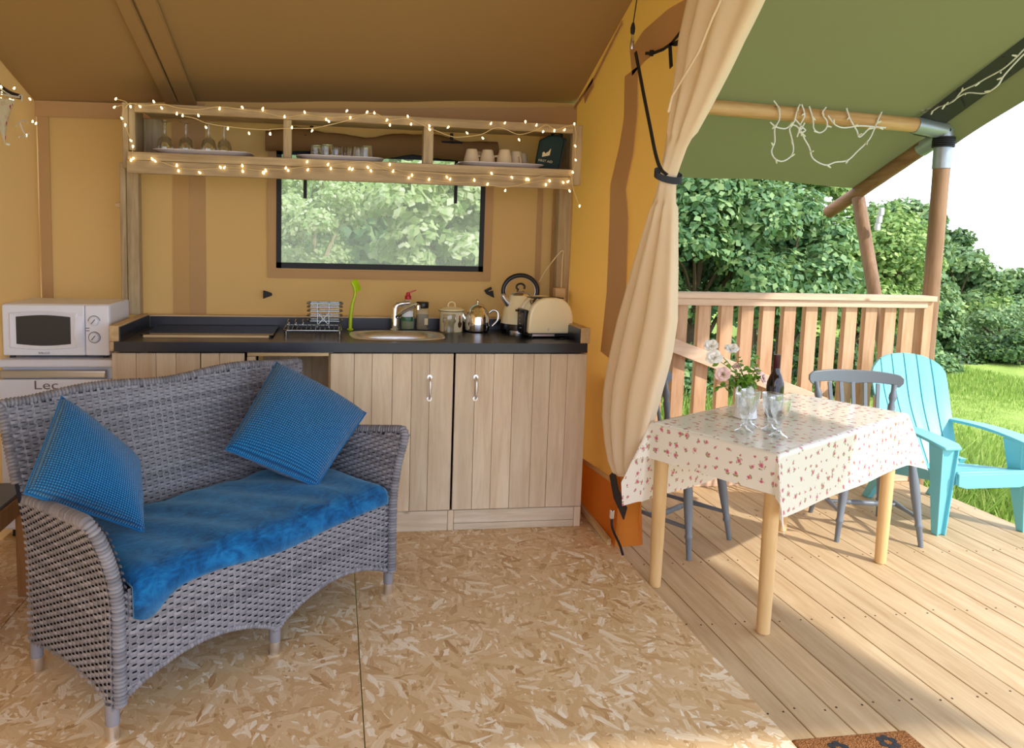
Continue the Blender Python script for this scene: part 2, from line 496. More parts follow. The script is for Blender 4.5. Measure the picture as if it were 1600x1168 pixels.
# ------------------------------------------------------------------ mesh helpers
class MB:
    def __init__(s): s.v = []; s.f = []; s.uv = None

    def add(s, vs, fs):
        o = len(s.v); s.v += [tuple(map(float, p)) for p in vs]; s.f += [tuple(i + o for i in f) for f in fs]; return s

    def box(s, x0, x1, y0, y1, z0, z1):
        return s.add([(x0, y0, z0), (x1, y0, z0), (x1, y1, z0), (x0, y1, z0), (x0, y0, z1), (x1, y0, z1), (x1, y1, z1), (x0, y1, z1)],
                     [(3, 2, 1, 0), (4, 5, 6, 7), (0, 1, 5, 4), (1, 2, 6, 5), (2, 3, 7, 6), (3, 0, 4, 7)])

    def bar(s, a, b, w, h, up=(0, 0, 1)):
        a = Vector(a); b = Vector(b); d = (b - a).normalized(); u = Vector(up)
        sx = d.cross(u).normalized(); uz = sx.cross(d)
        vs = [p + sx * (i * w / 2) + uz * (j * h / 2) for p in (a, b) for i, j in ((-1, -1), (1, -1), (1, 1), (-1, 1))]
        return s.add(vs, [(3, 2, 1, 0), (4, 5, 6, 7), (0, 1, 5, 4), (1, 2, 6, 5), (2, 3, 7, 6), (3, 0, 4, 7)])

    def tube(s, pts, r, seg=8, closed=False, caps=True):
        pts = [Vector(p) for p in pts]; n = len(pts)
        rr = r if hasattr(r, '__len__') else [r] * n
        T = []
        for i in range(n):
            a = pts[(i - 1) % n] if (closed or i > 0) else pts[0]
            b = pts[(i + 1) % n] if (closed or i < n - 1) else pts[-1]
            d = b - a
            T.append(d.normalized() if d.length > 1e-9 else Vector((0, 0, 1)))
        u = Vector((0, 0, 1)) if abs(T[0].z) < 0.9 else Vector((1, 0, 0))
        u = (u - T[0] * u.dot(T[0])).normalized()
        vs = []
        for i in range(n):
            u = u - T[i] * u.dot(T[i])
            u = u.normalized() if u.length > 1e-6 else T[i].orthogonal().normalized()
            v = T[i].cross(u)
            for k in range(seg):
                a = 2 * PI * k / seg
                vs.append(pts[i] + (u * math.cos(a) + v * math.sin(a)) * rr[i])
        fs = []
        m = n if closed else n - 1
        for i in range(m):
            j = (i + 1) % n
            for k in range(seg):
                k2 = (k + 1) % seg
                fs.append((i * seg + k, i * seg + k2, j * seg + k2, j * seg + k))
        if caps and not closed:
            fs.append(tuple(range(seg - 1, -1, -1))); fs.append(tuple((n - 1) * seg + k for k in range(seg)))
        return s.add(vs, fs)

    def lathe(s, prof, seg=24, c=(0, 0, 0), mat=None):
        vs = []; n = len(prof)
        for r, z in prof:
            for k in range(seg):
                a = 2 * PI * k / seg
                p = Vector((r * math.cos(a), r * math.sin(a), z))
                if mat: p = mat @ p
                vs.append((p.x + c[0], p.y + c[1], p.z + c[2]))
        fs = []
        for i in range(n - 1):
            for k in range(seg):
                k2 = (k + 1) % seg
                fs.append((i * seg + k, i * seg + k2, (i + 1) * seg + k2, (i + 1) * seg + k))
        if prof[0][0] > 1e-5: fs.append(tuple(range(seg - 1, -1, -1)))
        if prof[-1][0] > 1e-5: fs.append(tuple((n - 1) * seg + k for k in range(seg)))
        return s.add(vs, fs)

    def grid(s, P, close_u=False, close_v=False):
        nu = len(P); nv = len(P[0])
        vs = [p for row in P for p in row]; fs = []
        for i in range(nu if close_u else nu - 1):
            for j in range(nv if close_v else nv - 1):
                i2 = (i + 1) % nu; j2 = (j + 1) % nv
                fs.append((i * nv + j, i2 * nv + j, i2 * nv + j2, i * nv + j2))
        return s.add(vs, fs)

    def prism(s, poly, a, b, f):
        """poly 2-D outline swept from a to b; f(u, v, w) -> point"""
        n = len(poly)
        vs = [f(u, v, a) for u, v in poly] + [f(u, v, b) for u, v in poly]
        fs = [tuple(range(n - 1, -1, -1)), tuple(range(n, 2 * n))] + [(i, (i + 1) % n, n + (i + 1) % n, n + i) for i in range(n)]
        return s.add(vs, fs)

    def mesh(s, name, smooth=40, fix=True):
        me = bpy.data.meshes.new(name)
        me.from_pydata(s.v, [], s.f)
        if fix:
            bm = bmesh.new(); bm.from_mesh(me)
            bmesh.ops.recalc_face_normals(bm, faces=bm.faces)
            bm.to_mesh(me); bm.free()
        if smooth:
            me.polygons.foreach_set('use_smooth', [True] * len(me.polygons))
            if smooth < 180: me.set_sharp_from_angle(angle=math.radians(smooth))
        return me

    def build(s, name, mat, parent=None, smooth=40, bevel=0.0, fix=True, seg=2):
        me = s.mesh(name, smooth, fix)
        return obj(name, me, mat, parent, bevel, seg)


def obj(name, me, mat, parent=None, bevel=0.0, seg=2):
    o = bpy.data.objects.new(name, me)
    C.objects.link(o)
    if mat is not None and not me.materials:
        me.materials.append(M[mat] if isinstance(mat, str) else mat)
    if parent is not None:
        o.parent = parent
    if bevel:
        b = o.modifiers.new('bevel', 'BEVEL'); b.width = bevel; b.segments = seg; b.limit_method = 'ANGLE'; b.angle_limit = math.radians(40)
        b.harden_normals = False
    return o


def thing(name, label, cat, loc=(0, 0, 0), rz=0.0, group=None, kind=None):
    o = bpy.data.objects.new(name, None)
    o.empty_display_size = 0.05
    C.objects.link(o)
    o.location = loc; o.rotation_euler = (0, 0, rz)
    return tag(o, label, cat, group, kind)


def tag(o, label=None, cat=None, group=None, kind=None):
    if label: o['label'] = label
    if cat: o['category'] = cat
    if group: o['group'] = group
    if kind: o['kind'] = kind
    return o


def struct(o, label=None):
    o['kind'] = 'structure'
    if label: o['label'] = label
    return o


def origin(o, loc):
    """move a mesh object's origin to loc (its points were written in world space)"""
    o.data.transform(Matrix.Translation(-Vector(loc))); o.location = loc
    return o


def dup(root, loc, rz, label=None):
    r = root.copy(); C.objects.link(r); r.location = loc; r.rotation_euler = (0, 0, rz)
    if label: r['label'] = label
    for ch in list(root.children):
        c = ch.copy(); C.objects.link(c); c.parent = r
        for g in ch.children:
            d = g.copy(); C.objects.link(d); d.parent = c
    return r


def strip(pts, w, th, f):
    """flat band along 2-D points with width w"""
    L = []; Rr = []
    n = len(pts)
    for i in range(n):
        a = Vector(pts[max(i - 1, 0)]); b = Vector(pts[min(i + 1, n - 1)])
        d = (b - a).normalized(); nn = Vector((-d.y, d.x)) * (w[i] if hasattr(w, '__len__') else w) / 2
        L.append(Vector(pts[i]) + nn); Rr.append(Vector(pts[i]) - nn)
    m = MB()
    for k in range(n - 1):
        q = [L[k], L[k + 1], Rr[k + 1], Rr[k]]
        m.add([f(p.x, p.y, 0) for p in q] + [f(p.x, p.y, th) for p in q],
              [(0, 1, 2, 3), (7, 6, 5, 4), (0, 4, 5, 1), (2, 6, 7, 3)] + ([(3, 7, 4, 0)] if k == 0 else []) + ([(1, 5, 6, 2)] if k == n - 2 else []))
    return m


def smooth_path(pts, n=8):
    """Catmull-Rom through 3-D points"""
    P = [Vector(p) for p in pts]; P = [P[0] * 2 - P[1]] + P + [P[-1] * 2 - P[-2]]
    out = []
    for i in range(1, len(P) - 2):
        for k in range(n):
            t = k / n
            a, b, c, d = P[i - 1], P[i], P[i + 1], P[i + 2]
            out.append(0.5 * ((2 * b) + (c - a) * t + (2 * a - 5 * b + 4 * c - d) * t * t + (3 * b - a - 3 * c + d) * t ** 3))
    out.append(P[-2]); return out


def text_mesh(txt, size, depth=0.0006):
    cu = bpy.data.curves.new('lettering', 'FONT'); cu.body = txt; cu.size = size; cu.extrude = depth; cu.align_x = 'CENTER'; cu.align_y = 'CENTER'
    cu.resolution_u = 3
    o = bpy.data.objects.new('lettering', cu); C.objects.link(o)
    dg = bpy.context.evaluated_depsgraph_get()
    me = bpy.data.meshes.new_from_object(o.evaluated_get(dg))
    bpy.data.objects.remove(o); me.materials.clear(); return me

# ================================================================== THE SETTING
XL, XG, YB = -1.44, 1.29, 3.95
ZD = -0.02            # deck level, the OSB floor is z = 0


def roof_z(x, y):
    t = (x - XL) / (XG - XL)
    r = 1.4
    yy = y if y > r else 2 * r - y
    return 1.985 + t * 0.15 + (0.30 + 0.13 * t) * (YB - yy)


def fly_z(y):
    if y > 4.0: return 2.20 - 0.50 * (y - 4.0)
    if y > 1.4: return 2.20 + 0.455 * (4.0 - y)
    return 2.20 + 0.455 * 2.6 - 0.455 * (1.4 - y)


# --- OSB floor sheets
fl = thing('floor', None, None); struct(fl, 'chipboard strand floor inside the tent')
for (x0, x1) in ((-2.35, -1.124), (-1.12, 0.0955), (0.0985, 1.28)):
    for (y0, y1) in ((-1.2, 0.88), (0.883, 3.30), (3.303, 4.0)):
        MB().box(x0, x1, y0, y1, -0.02, 0.0).build('floor_panel', 'osb', fl, 0, 0.0012)

# --- deck boards, screws
dk = thing('deck', None, None); struct(dk, 'pale timber deck boards outside the tent door')
gaps = [1.378 + 0.1333 * k for k in range(17)]
edges = [1.281] + gaps
for i in range(len(edges) - 1):
    z = ZD - 0.001 * random.random()
    MB().box(edges[i] + 0.0018, edges[i + 1] - 0.0018, -1.2, 4.0, z - 0.028, z).build('deck_board', 'deck', dk, 0, 0.0025)
sc = MB()
for yy in (0.95, 1.42, 1.93, 2.44, 2.95, 3.46, 3.9):
    for i in range(len(edges) - 1):
        for dx in (0.022, edges[i + 1] - edges[i] - 0.022):
            sc.lathe([(0.0, 0.0015), (0.0032, 0.0015), (0.0036, 0.0)], 8, (edges[i] + dx, yy + random.uniform(-.012, .012), ZD - 0.0006))
tag(sc.build('screw_heads', 'dark_void', dk, 60), kind='stuff')
joist = MB()
for yy in (0.2, 1.2, 2.2, 3.2, 3.9):
    joist.box(1.3, 3.5, yy - 0.025, yy + 0.025, -0.19, ZD - 0.03)
joist.box(3.49, 3.508, -1.2, 3.98, -0.19, ZD - 0.031)
joist.build('deck_frame', 'rail_x', dk, 0)

# --- back canvas wall with the window hole
WX0, WX1, WZ0, WZ1 = -0.285, 0.79, 1.215, 1.80


def wallgrid(xs, zs, y, hole=None, amp=0.004):
    m = MB()
    for i in range(len(xs) - 1):
        for j in range(len(zs) - 1):
            xm, zm = (xs[i] + xs[i + 1]) / 2, (zs[j] + zs[j + 1]) / 2
            if hole and hole[0] < xm < hole[1] and hole[2] < zm < hole[3]: continue
            q = [(xs[i], zs[j]), (xs[i + 1], zs[j]), (xs[i + 1], zs[j + 1]), (xs[i], zs[j + 1])]
            m.add([(a, y + amp * math.sin(a * 7.3 + b * 3.1) * math.sin(b * 5.2 + 1), b) for a, b in q], [(0, 1, 2, 3)])
    return m


def cuts(a, b, step, *extra):
    n = max(1, int((b - a) / step)); v = [a + (b - a) * i / n for i in range(n + 1)]
    v = [x for x in v if all(abs(x - e) > step * 0.3 for e in extra)] + list(extra)
    return sorted(v)


mb = wallgrid(cuts(XL - 0.08, XG + 0.005, 0.09, WX0, WX1), cuts(0.0, 2.12, 0.09, WZ0, WZ1), YB, (WX0, WX1, WZ0, WZ1), 0.0)
me = mb.mesh('wall_back', 0, False)
bm = bmesh.new(); bm.from_mesh(me); bmesh.ops.remove_doubles(bm, verts=bm.verts, dist=1e-5)
for v in bm.verts:
    x, z = v.co.x, v.co.z
    if not (WX0 - .03 < x < WX1 + .03 and WZ0 - .03 < z < WZ1 + .03):
        v.co.y += 0.006 * math.sin(x * 6.3 + z * 2.1) * math.sin(z * 4.2 + 1)
bm.to_mesh(me); bm.free()
for p in me.polygons: p.use_smooth = True
wall_b = struct(obj('wall_back', me, 'canvas_tan'), 'tan canvas tent wall behind the kitchen')


def yband(name, pts, wd, mat, parent, y=YB - 0.006, th=-0.004):
    return strip(pts, wd, th, lambda a, b, t: (a, y + t, b)).build(name, mat, parent, 0)


yband('seam_band', [(-0.765, 0.9), (-0.765, 2.02)], 0.078, 'canvas_tan', wall_b)
yband('seam_band', [(-0.690, 0.9), (-0.690, 2.02)], 0.088, 'canvas_band', wall_b, YB - 0.004)
yband('seam_band', [(1.105, 0.9), (1.105, 2.05)], 0.03, 'canvas_band', wall_b)
yband('corner_band', [(1.225, 0.9), (1.225, 2.1)], 0.10, 'canvas_band', wall_b, YB - 0.009)
yband('corner_band', [(XL + 0.035, 0.0), (XL + 0.035, 2.0)], 0.05, 'canvas_band', wall_b)
yband('pelmet_band', [(XL, 1.955), (-0.3, 1.975), (XG, 2.04)], [0.075, 0.075, 0.12], 'canvas_band', wall_b, YB - 0.012)

# --- window: flap border, black tape frame, clear pane
win = thing('window_1', None, None); struct(win, 'clear tent window with black tape edge above the worktop')
for a, b in (((WX0 - 0.05, WZ0 - 0.04), (WX1 + 0.05, WZ0 - 0.04)), ((WX0 - 0.03, WZ0 - 0.06), (WX0 - 0.03, WZ1 + 0.06)), ((WX1 + 0.03, WZ0 - 0.06), (WX1 + 0.03, WZ1 + 0.06))):
    yband('window_border', [a, b], 0.045, 'canvas_band', win, YB - (0.0065 if a[1] == b[1] else 0.008))
for a, b, wd in (((WX0 - 0.008, WZ0 + 0.004), (WX1 + 0.008, WZ0 + 0.004), 0.03), ((WX0 + 0.004, WZ0 - 0.01), (WX0 + 0.004, WZ1), 0.026),
                 ((WX1 - 0.004, WZ0 - 0.01), (WX1 - 0.004, WZ1), 0.026), ((WX0 - 0.008, WZ1), (WX1 + 0.008, WZ1), 0.03)):
    yband('frame_tape', [a, b], wd, 'black', win, YB - 0.011)
MB().box(WX0, WX1, YB + 0.004, YB + 0.006, WZ0, WZ1).build('pane', 'pvc', win, 0)
for px in (477, 711):
    x = PY(px, 300, YB)[0]
    MB().box(x - 0.009, x + 0.009, YB - 0.022, YB - 0.019, 1.565, 1.86).build('tie_strap', 'black', win, 0)
for px, py in ((487, 213), (705, 224)):
    x, _, z = PY(px, py, YB - 0.05)
    m = MB(); m.tube([(x - 0.055, YB - 0.07, z), (x + 0.055, YB - 0.07, z)], 0.010, 8); m.tube([(x, YB - 0.06, z + 0.05), (x, YB - 0.06, z - 0.08)], 0.009, 6)
    m.build('toggle', 'black', win)
# rolled-up blind above the window
pts = []
m = MB()
P = []
for i in range(25):
    x = WX0 - 0.06 + (WX1 - WX0 + 0.12) * i / 24
    row = []
    for k in range(14):
        a = 2 * PI * k / 14
        r = 0.045 * (1 + 0.12 * math.sin(i * 1.3 + k))
        row.append((x, YB - 0.05 + r * math.cos(a) * 0.8, 1.845 + 0.015 * math.sin(i * 0.5) + r * 1.25 * math.sin(a)))
    P.append(row)
m.grid(P, close_v=True).build('rolled_blind', 'roll', win, 180)

# --- left canvas wall
P = []
for i in range(41):
    y = -0.3 + (YB + 0.3) * i / 40
    zt = roof_z(XL, y) + 0.02
    P.append([(XL + 0.012 * min(1, (YB - y) / 0.5) * math.sin(y * 5 + j * 0.4) * math.sin(j * 0.3), y, zt * j / 20) for j in range(21)])
wl_ = struct(MB().grid(P).build('wall_left', 'canvas_tan', None, 180, fix=False), 'tan canvas tent wall beside the refrigerator')

# --- inner roof
P = []
for i in range(29):
    x = XL - 0.01 + (XG - XL + 0.02) * i / 28
    row = []
    for j in range(61):
        y = YB + 0.02 - (YB + 0.3) * j / 60
        row.append((x, y, roof_z(x, y) - 0.02 * math.sin(PI * i / 28) * math.sin(PI * min(1, max(0, (YB - y) / 2.5))) + 0.003 * math.sin(x * 9 + y * 2)))
    P.append(row)
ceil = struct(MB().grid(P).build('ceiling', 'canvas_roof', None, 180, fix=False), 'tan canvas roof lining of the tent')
for (pa, pb, wd, dz) in (((-0.80, 3.93), (-0.83, 2.3), 0.060, 0.006), ((-0.725, 3.93), (-0.745, 2.3), 0.085, 0.003)):
    m = MB(); rows = []
    for k in range(20):
        t = k / 19; x = pa[0] + (pb[0] - pa[0]) * t; y = pa[1] + (pb[1] - pa[1]) * t
        rows.append([(x + s * wd / 2, y, roof_z(x, y) - 0.024 - dz - 0.012 * t) for s in (-1, -0.9, 0.9, 1)])
    for r in rows:
        r[0] = (r[0][0], r[0][1], r[0][2] + 0.012); r[3] = (r[3][0], r[3][1], r[3][2] + 0.012)
    m.grid(rows).build('seam_band', 'canvas_roof', ceil, 0, fix=False)

# --- gable canvas wall with the door opening (right edge runs behind the gathered curtain)
edge_px = [(1152, -60), (1132, 0), (1098, 110), (1070, 190), (1047, 275), (1034, 330), (1016, 420), (1003, 500), (990, 600), (980, 690), (975, 740)]
op = [PX(a, b, XG)[1:] for a, b in edge_px]
op = [(op[0][0] - 0.55, op[0][1] + 0.26)] + op
rows = []
for (ye, ze) in op:
    rows.append((ye, ze))


def gable_edge(z):
    z0 = op[0][1]
    if z >= op[0][1]: return op[0][0] - (z - z0) * 2.0
    for (ya, za), (yb, zb) in zip(op[:-1], op[1:]):
        if zb <= z <= za:
            t = (za - z) / (za - zb) if za != zb else 0
            return ya + (yb - ya) * t
    return op[-1][0]


P = []
NZ = 44
for j in range(NZ + 1):
    z = 2.62 * j / NZ
    row = []
    ya = YB
    if z > roof_z(XG, YB): ya = YB - (z - 2.135) / 0.43
    yb = min(gable_edge(z), ya - 0.02)
    for k in range(23):
        y = ya + (yb - ya) * k / 22
        row.append((XG + 0.012 * math.sin(y * 9 + z * 2.2) * math.sin(z * 3) * (k / 22), y, z))
    P.append(row)
wg = struct(MB().grid(P).build('wall_right', 'canvas_gold', None, 180, fix=False), 'glowing ochre canvas gable wall beside the kitchen')
xb = lambda a, b, t: (XG - 0.014 - t, a, b)


def gband(name, px, wd, mat='canvas_door_band'):
    return strip([PX(a, b, XG)[1:] for a, b in px], wd, 0.004, xb).build(name, mat, wg, 0)


gband('door_band', [(992, 112), (991, 180), (984, 235), (971, 292), (972, 345), (968, 460), (958, 560)], [0.145, 0.145, 0.17, 0.19, 0.22, 0.23, 0.24])
gband('door_band', [(992, 100), (1012, 72), (1050, 42), (1092, 18)], [0.12, 0.13, 0.135, 0.12])
gband('seam_band', [(898, 175), (935, 120), (978, 35)], 0.02)
gband('patch', [(918, 155), (932, 128)], 0.05)
gband('skirt_seam', [(911, 716), (955, 746)], 0.02)
m = MB(); rows = []
for i in range(13):
    y = 3.93 - 0.86 * i / 12
    zt = 0.275
    rows.append([(XG - 0.016 - 0.012 * math.sin(i * 1.1) * (1 - j / 5), y, 0.002 + (zt - 0.002) * j / 5) for j in range(6)])
m.grid(rows).build('skirt_panel', 'canvas_skirt', wg, 180, fix=False)
# lower skirt flap lying out over the deck, with a zip
m = MB()
rows = []
for j in range(7):
    t = j / 6
    L_ = Vector(PX(962 + 6 * t, 742 + 112 * t, XG - 0.02)); R_ = Vector(PX(1004 - 10 * t ** 2, 700 + 150 * t, XG + 0.07))
    rows.append([tuple(L_.lerp(R_, k / 8) + Vector((0.05 * math.sin(PI * k / 8) * (0.3 + t), 0, 0))) for k in range(9)])
m.grid(rows).build('skirt_flap', 'canvas_skirt', wg, 180, fix=False)
m = strip([PX(967, 738, XG)[1:], PX(973, 770, XG)[1:], PX(988, 802, XG)[1:]], 0.07, 0.004, lambda a, b, t: (XG - 0.03 - t, a, b))
m.build('zip_band', 'black', wg, 0)
m = MB(); m.bar((XG - 0.03, YB - 0.4, 0.04), (XG - 0.03, 3.12, 0.014), 0.02, 0.03)
m.build('floor_batten', 'shelf_y', wg, 0, 0.003)
m = MB()
a = PX(956, 802, XG - 0.045)
m.box(a[0] - 0.01, a[0] + 0.005, a[1] - 0.016, a[1] + 0.004, a[2] - 0.02, a[2] + 0.02); m.build('buckle', 'chrome', wg, 0, 0.003)
m = MB(); m.tube(smooth_path([a, PX(957, 825, XG - 0.045), PX(968, 850, XG - 0.05), PX(973, 866, XG - 0.06)]), 0.006, 6); m.build('guy_strap', 'black', wg)

# --- green flysheet over the tent and the veranda
fly = thing('awning', 'olive green flysheet stretched over the veranda', 'awning', (2.4, 4.0, 2.2))
P = []
for i in range(41):
    x = -1.9 + 5.53 * i / 40
    row = []
    for j in range(73):
        y = 4.74 - (4.74 + 0.55) * j / 72
        z = fly_z(y)
        if y > 4.0: z -= 0.015 * math.sin(PI * (y - 4.0) / 0.74) + 0.006 * math.sin(x * 6) * ((y - 4.0) / 0.74)
        else: z -= 0.03 * math.sin(PI * min(1, (4.0 - y) / 2.6)) * (0.5 + 0.5 * math.sin(x * 2.6)) if y > 1.4 else 0
        z += 0.008 * math.sin(x * 3.1 + y * 2.3) + 0.036 - 0.027 * (x - 1.3)
        row.append((x - 2.4, y - 4.0, z - 2.2))
    P.append(row)
MB().grid(P).build('canopy', 'fly_green', fly, 180, fix=False)
m = MB(); rows = []
for j in range(60):
    y = 4.1 - 4.6 * j / 59
    rows.append([(x - 2.4, y - 4.0, fly_z(y) - 2.2 - dz) for x, dz in ((3.40, 0.045), (3.47, 0.075), (3.56, 0.085))])
m.grid(rows).build('pole_pocket', 'fly_dark', fly, 180, fix=False)
m = MB(); rows = []
for j in range(60):
    y = 4.02 - 4.55 * j / 59
    rows.append([(x - 2.4, y - 4.0, fly_z(y) - 2.2 - dz) for x, dz in ((3.54, 0.02), (3.60, 0.03), (3.64, 0.09 + 0.006 * math.sin(y * 9)), (3.655, 0.20 + 0.012 * math.sin(y * 6)))])
m.grid(rows).build('edge_flap', 'fly_green', fly, 180, fix=False)
for y in (3.75, 3.48, 3.2, 2.95):
    m = MB(); z = fly_z(y)
    m.tube([(3.42 - 2.4, y - 4, z - 2.2 - 0.03), (3.50 - 2.4, y - 3.97, z - 2.2 - 0.12)], 0.004, 6)
    m.lathe([(0, -0.008), (0.010, -0.006), (0.010, 0.004), (0, 0.006)], 8, (3.42 - 2.4, y - 4, z - 2.2 - 0.045))
    m.build('tie_loop', 'black', fly)

# --- veranda pole frame
fr = thing('veranda_frame', 'round timber pole frame holding up the green flysheet', 'pole frame', (3.6, 4.0, ZD))


def rel(p, o): return (p[0] - o[0], p[1] - o[1], p[2] - o[2])


def pole(name, a, b, r, mat, par, o):
    m = MB(); A = Vector(a); B = Vector(b); n = 14
    pts = [A.lerp(B, i / n) for i in range(n + 1)]
    m.tube([rel(p, o) for p in pts], [r * (1 + 0.015 * math.sin(i * 2.3)) for i in range(n + 1)], 18)
    return m.build(name, mat, par, 60, 0.003)


O = (3.6, 4.0, ZD)
pole('post', (3.60, 4.0, -0.4), (3.585, 4.0, 1.92), 0.045, 'pole_z', fr, O)
pole('purlin', (1.32, 4.0, 2.176), (3.40, 4.0, 2.116), 0.043, 'pole_x', fr, O)
pole('rafter', (3.585, 4.14, 2.02), (3.60, 5.02, 1.645), 0.045, 'pole_y', fr, O)
pole('brace', (3.60, 4.72, 1.735), (3.60, 3.99, -0.3), 0.042, 'pole_z', fr, O)
pole('verge_rafter', (3.49, 3.9, fly_z(3.9) - 0.045), (3.49, 1.45, fly_z(1.45) - 0.045), 0.024, 'pole_y', fr, O)
m = MB(); m.tube([rel(p, O) for p in ((3.585, 4.0, 1.87), (3.583, 4.0, 2.10))], 0.049, 18)
m.tube([rel(p, O) for p in ((3.583, 4.0, 2.09), (3.38, 4.0, 2.116))], 0.049, 18)
m.tube([rel(p, O) for p in ((3.583, 3.99, 2.075), (3.587, 4.17, 2.005))], 0.047, 18)
m.build('corner_bracket', 'galv', fr, 50)
m = MB()
for k in range(5): m.tube([rel((3.584 + 0.054 * math.cos(a), 4.0 + 0.054 * math.sin(a), 2.0 + 0.012 * k), O) for a in np.linspace(0, 2 * PI, 20)[:-1]], 0.007, 6, closed=True)
m.build('lashing', 'black', fr)
m = MB()
q_ = PX(1365, 348, 3.6)
for i in range(3): m.box(q_[0] - O[0] + 0.01, q_[0] - O[0] + 0.035, q_[1] - O[1] - 0.05 + i * 0.012, q_[1] - O[1] - 0.02 + i * 0.012, q_[2] - O[2] + 0.05 - i * 0.05, q_[2] - O[2] + 0.10 - i * 0.05)
m.build('white_clip', 'white_plastic', fr, 0, 0.004)

# --- timber railing
rl = thing('railing', 'pale timber railing with upright slats along the deck end', 'railing', (2.5, 3.93, ZD))
O = (2.5, 3.93, ZD)
YR = 3.93


def rbox(name, mat, x0, x1, y0, y1, z0, z1, b=0.003):
    return MB().box(x0 - O[0], x1 - O[0], y0 - O[1], y1 - O[1], z0 - O[2], z1 - O[2]).build(name, mat, rl, 0, b)


rbox('cap_rail', 'rail_x', 1.33, 3.535, YR - 0.045, YR + 0.07, 1.080, 1.112)
rbox('top_rail', 'rail_x', 1.33, 3.49, YR - 0.028, YR + 0.0, 1.040, 1.079)
bx = [1.50, 1.63, 1.765] + [1.897, 2.037, 2.174, 2.301, 2.433, 2.566, 2.704, 2.831, 2.960, 3.090, 3.216, 3.340]
for k, x in enumerate(bx):
    rbox('baluster', 'rail_z', x + 0.018, x + 0.094, YR + 0.002, YR + 0.042, 0.02, 1.078, 0.003)
rbox('end_post', 'rail_z', 3.475, 3.535, YR - 0.02, YR + 0.06, ZD, 1.078)
rbox('kick_board', 'rail_x', 1.33, 3.52, YR - 0.012, YR + 0.0, ZD + 0.001, 0.115)
m = MB(); m.bar((1.34 - O[0], YR - 0.045 - O[1], 1.012 - O[2]), (3.02 - O[0], YR - 0.045 - O[1], 0.41 - O[2]), 0.03, 0.078)
m.build('diagonal_rail', 'rail_x', rl, 0, 0.003)

# --- lawn
m = MB(); rows = []
for i in range(41):
    x = -14 + 44 * i / 40
    rows.append([(x, -6 + 46 * j / 40, -0.36 + 0.05 * math.sin(x * 0.9 + j * 0.7) + max(0, (-6 + 46 * j / 40) - 13) * 0.0) for j in range(41)])
gr = struct(m.grid(rows).build('ground', 'lawn', None, 180, fix=False), 'sunlit rough grass lawn beyond the deck')


def fast_mesh(name, V, F):
    me = bpy.data.meshes.new(name)
    n = len(V); k = F.shape[1]
    me.vertices.add(n); me.vertices.foreach_set('co', V.astype(np.float32).ravel())
    me.loops.add(F.size); me.loops.foreach_set('vertex_index', F.astype(np.int32).ravel())
    me.polygons.add(len(F)); me.polygons.foreach_set('loop_start', np.arange(0, F.size, k, dtype=np.int32))
    me.update(calc_edges=True)
    return me


def blades(name, n, x0, x1, y0, y1, h, seed):
    g = np.random.default_rng(seed)
    x = g.uniform(x0, x1, n); y = g.uniform(y0, y1, n)
    clump = 0.55 + 0.9 * (np.sin(x * 3.1 + np.sin(y * 2.3)) * np.sin(y * 2.7 + 1.3) > 0.1) * g.uniform(0.4, 1, n)
    hh = h * clump * g.uniform(0.5, 1.2, n); a = g.uniform(0, 2 * PI, n); wd = 0.007 + g.uniform(0, 0.006, n); le = g.normal(0, 0.5, (n, 2))
    B = np.stack([x, y, np.full(n, -0.37) + 0.0], 1)
    sx = np.stack([np.cos(a) * wd, np.sin(a) * wd, np.zeros(n)], 1)
    tip = B + np.stack([le[:, 0] * hh, le[:, 1] * hh, hh + 0.05], 1)
    V = np.stack([B - sx, B + sx, tip], 1).reshape(-1, 3)
    F = np.arange(3 * n).reshape(-1, 3)
    return fast_mesh(name, V, F)


tag(obj('grass', blades('grass', 90000, 3.4, 9.5, 2.0, 13.0, 0.032, 3), 'grass_blade'), 'green lawn grass beyond the deck edge', 'grass', kind='stuff')
tag(obj('rough_grass', blades('rough_grass', 26000, 1.0, 4.6, 4.1, 7.0, 0.30, 4), 'grass_blade'), 'long wild grass seen between the railing slats', 'grass', kind='stuff')


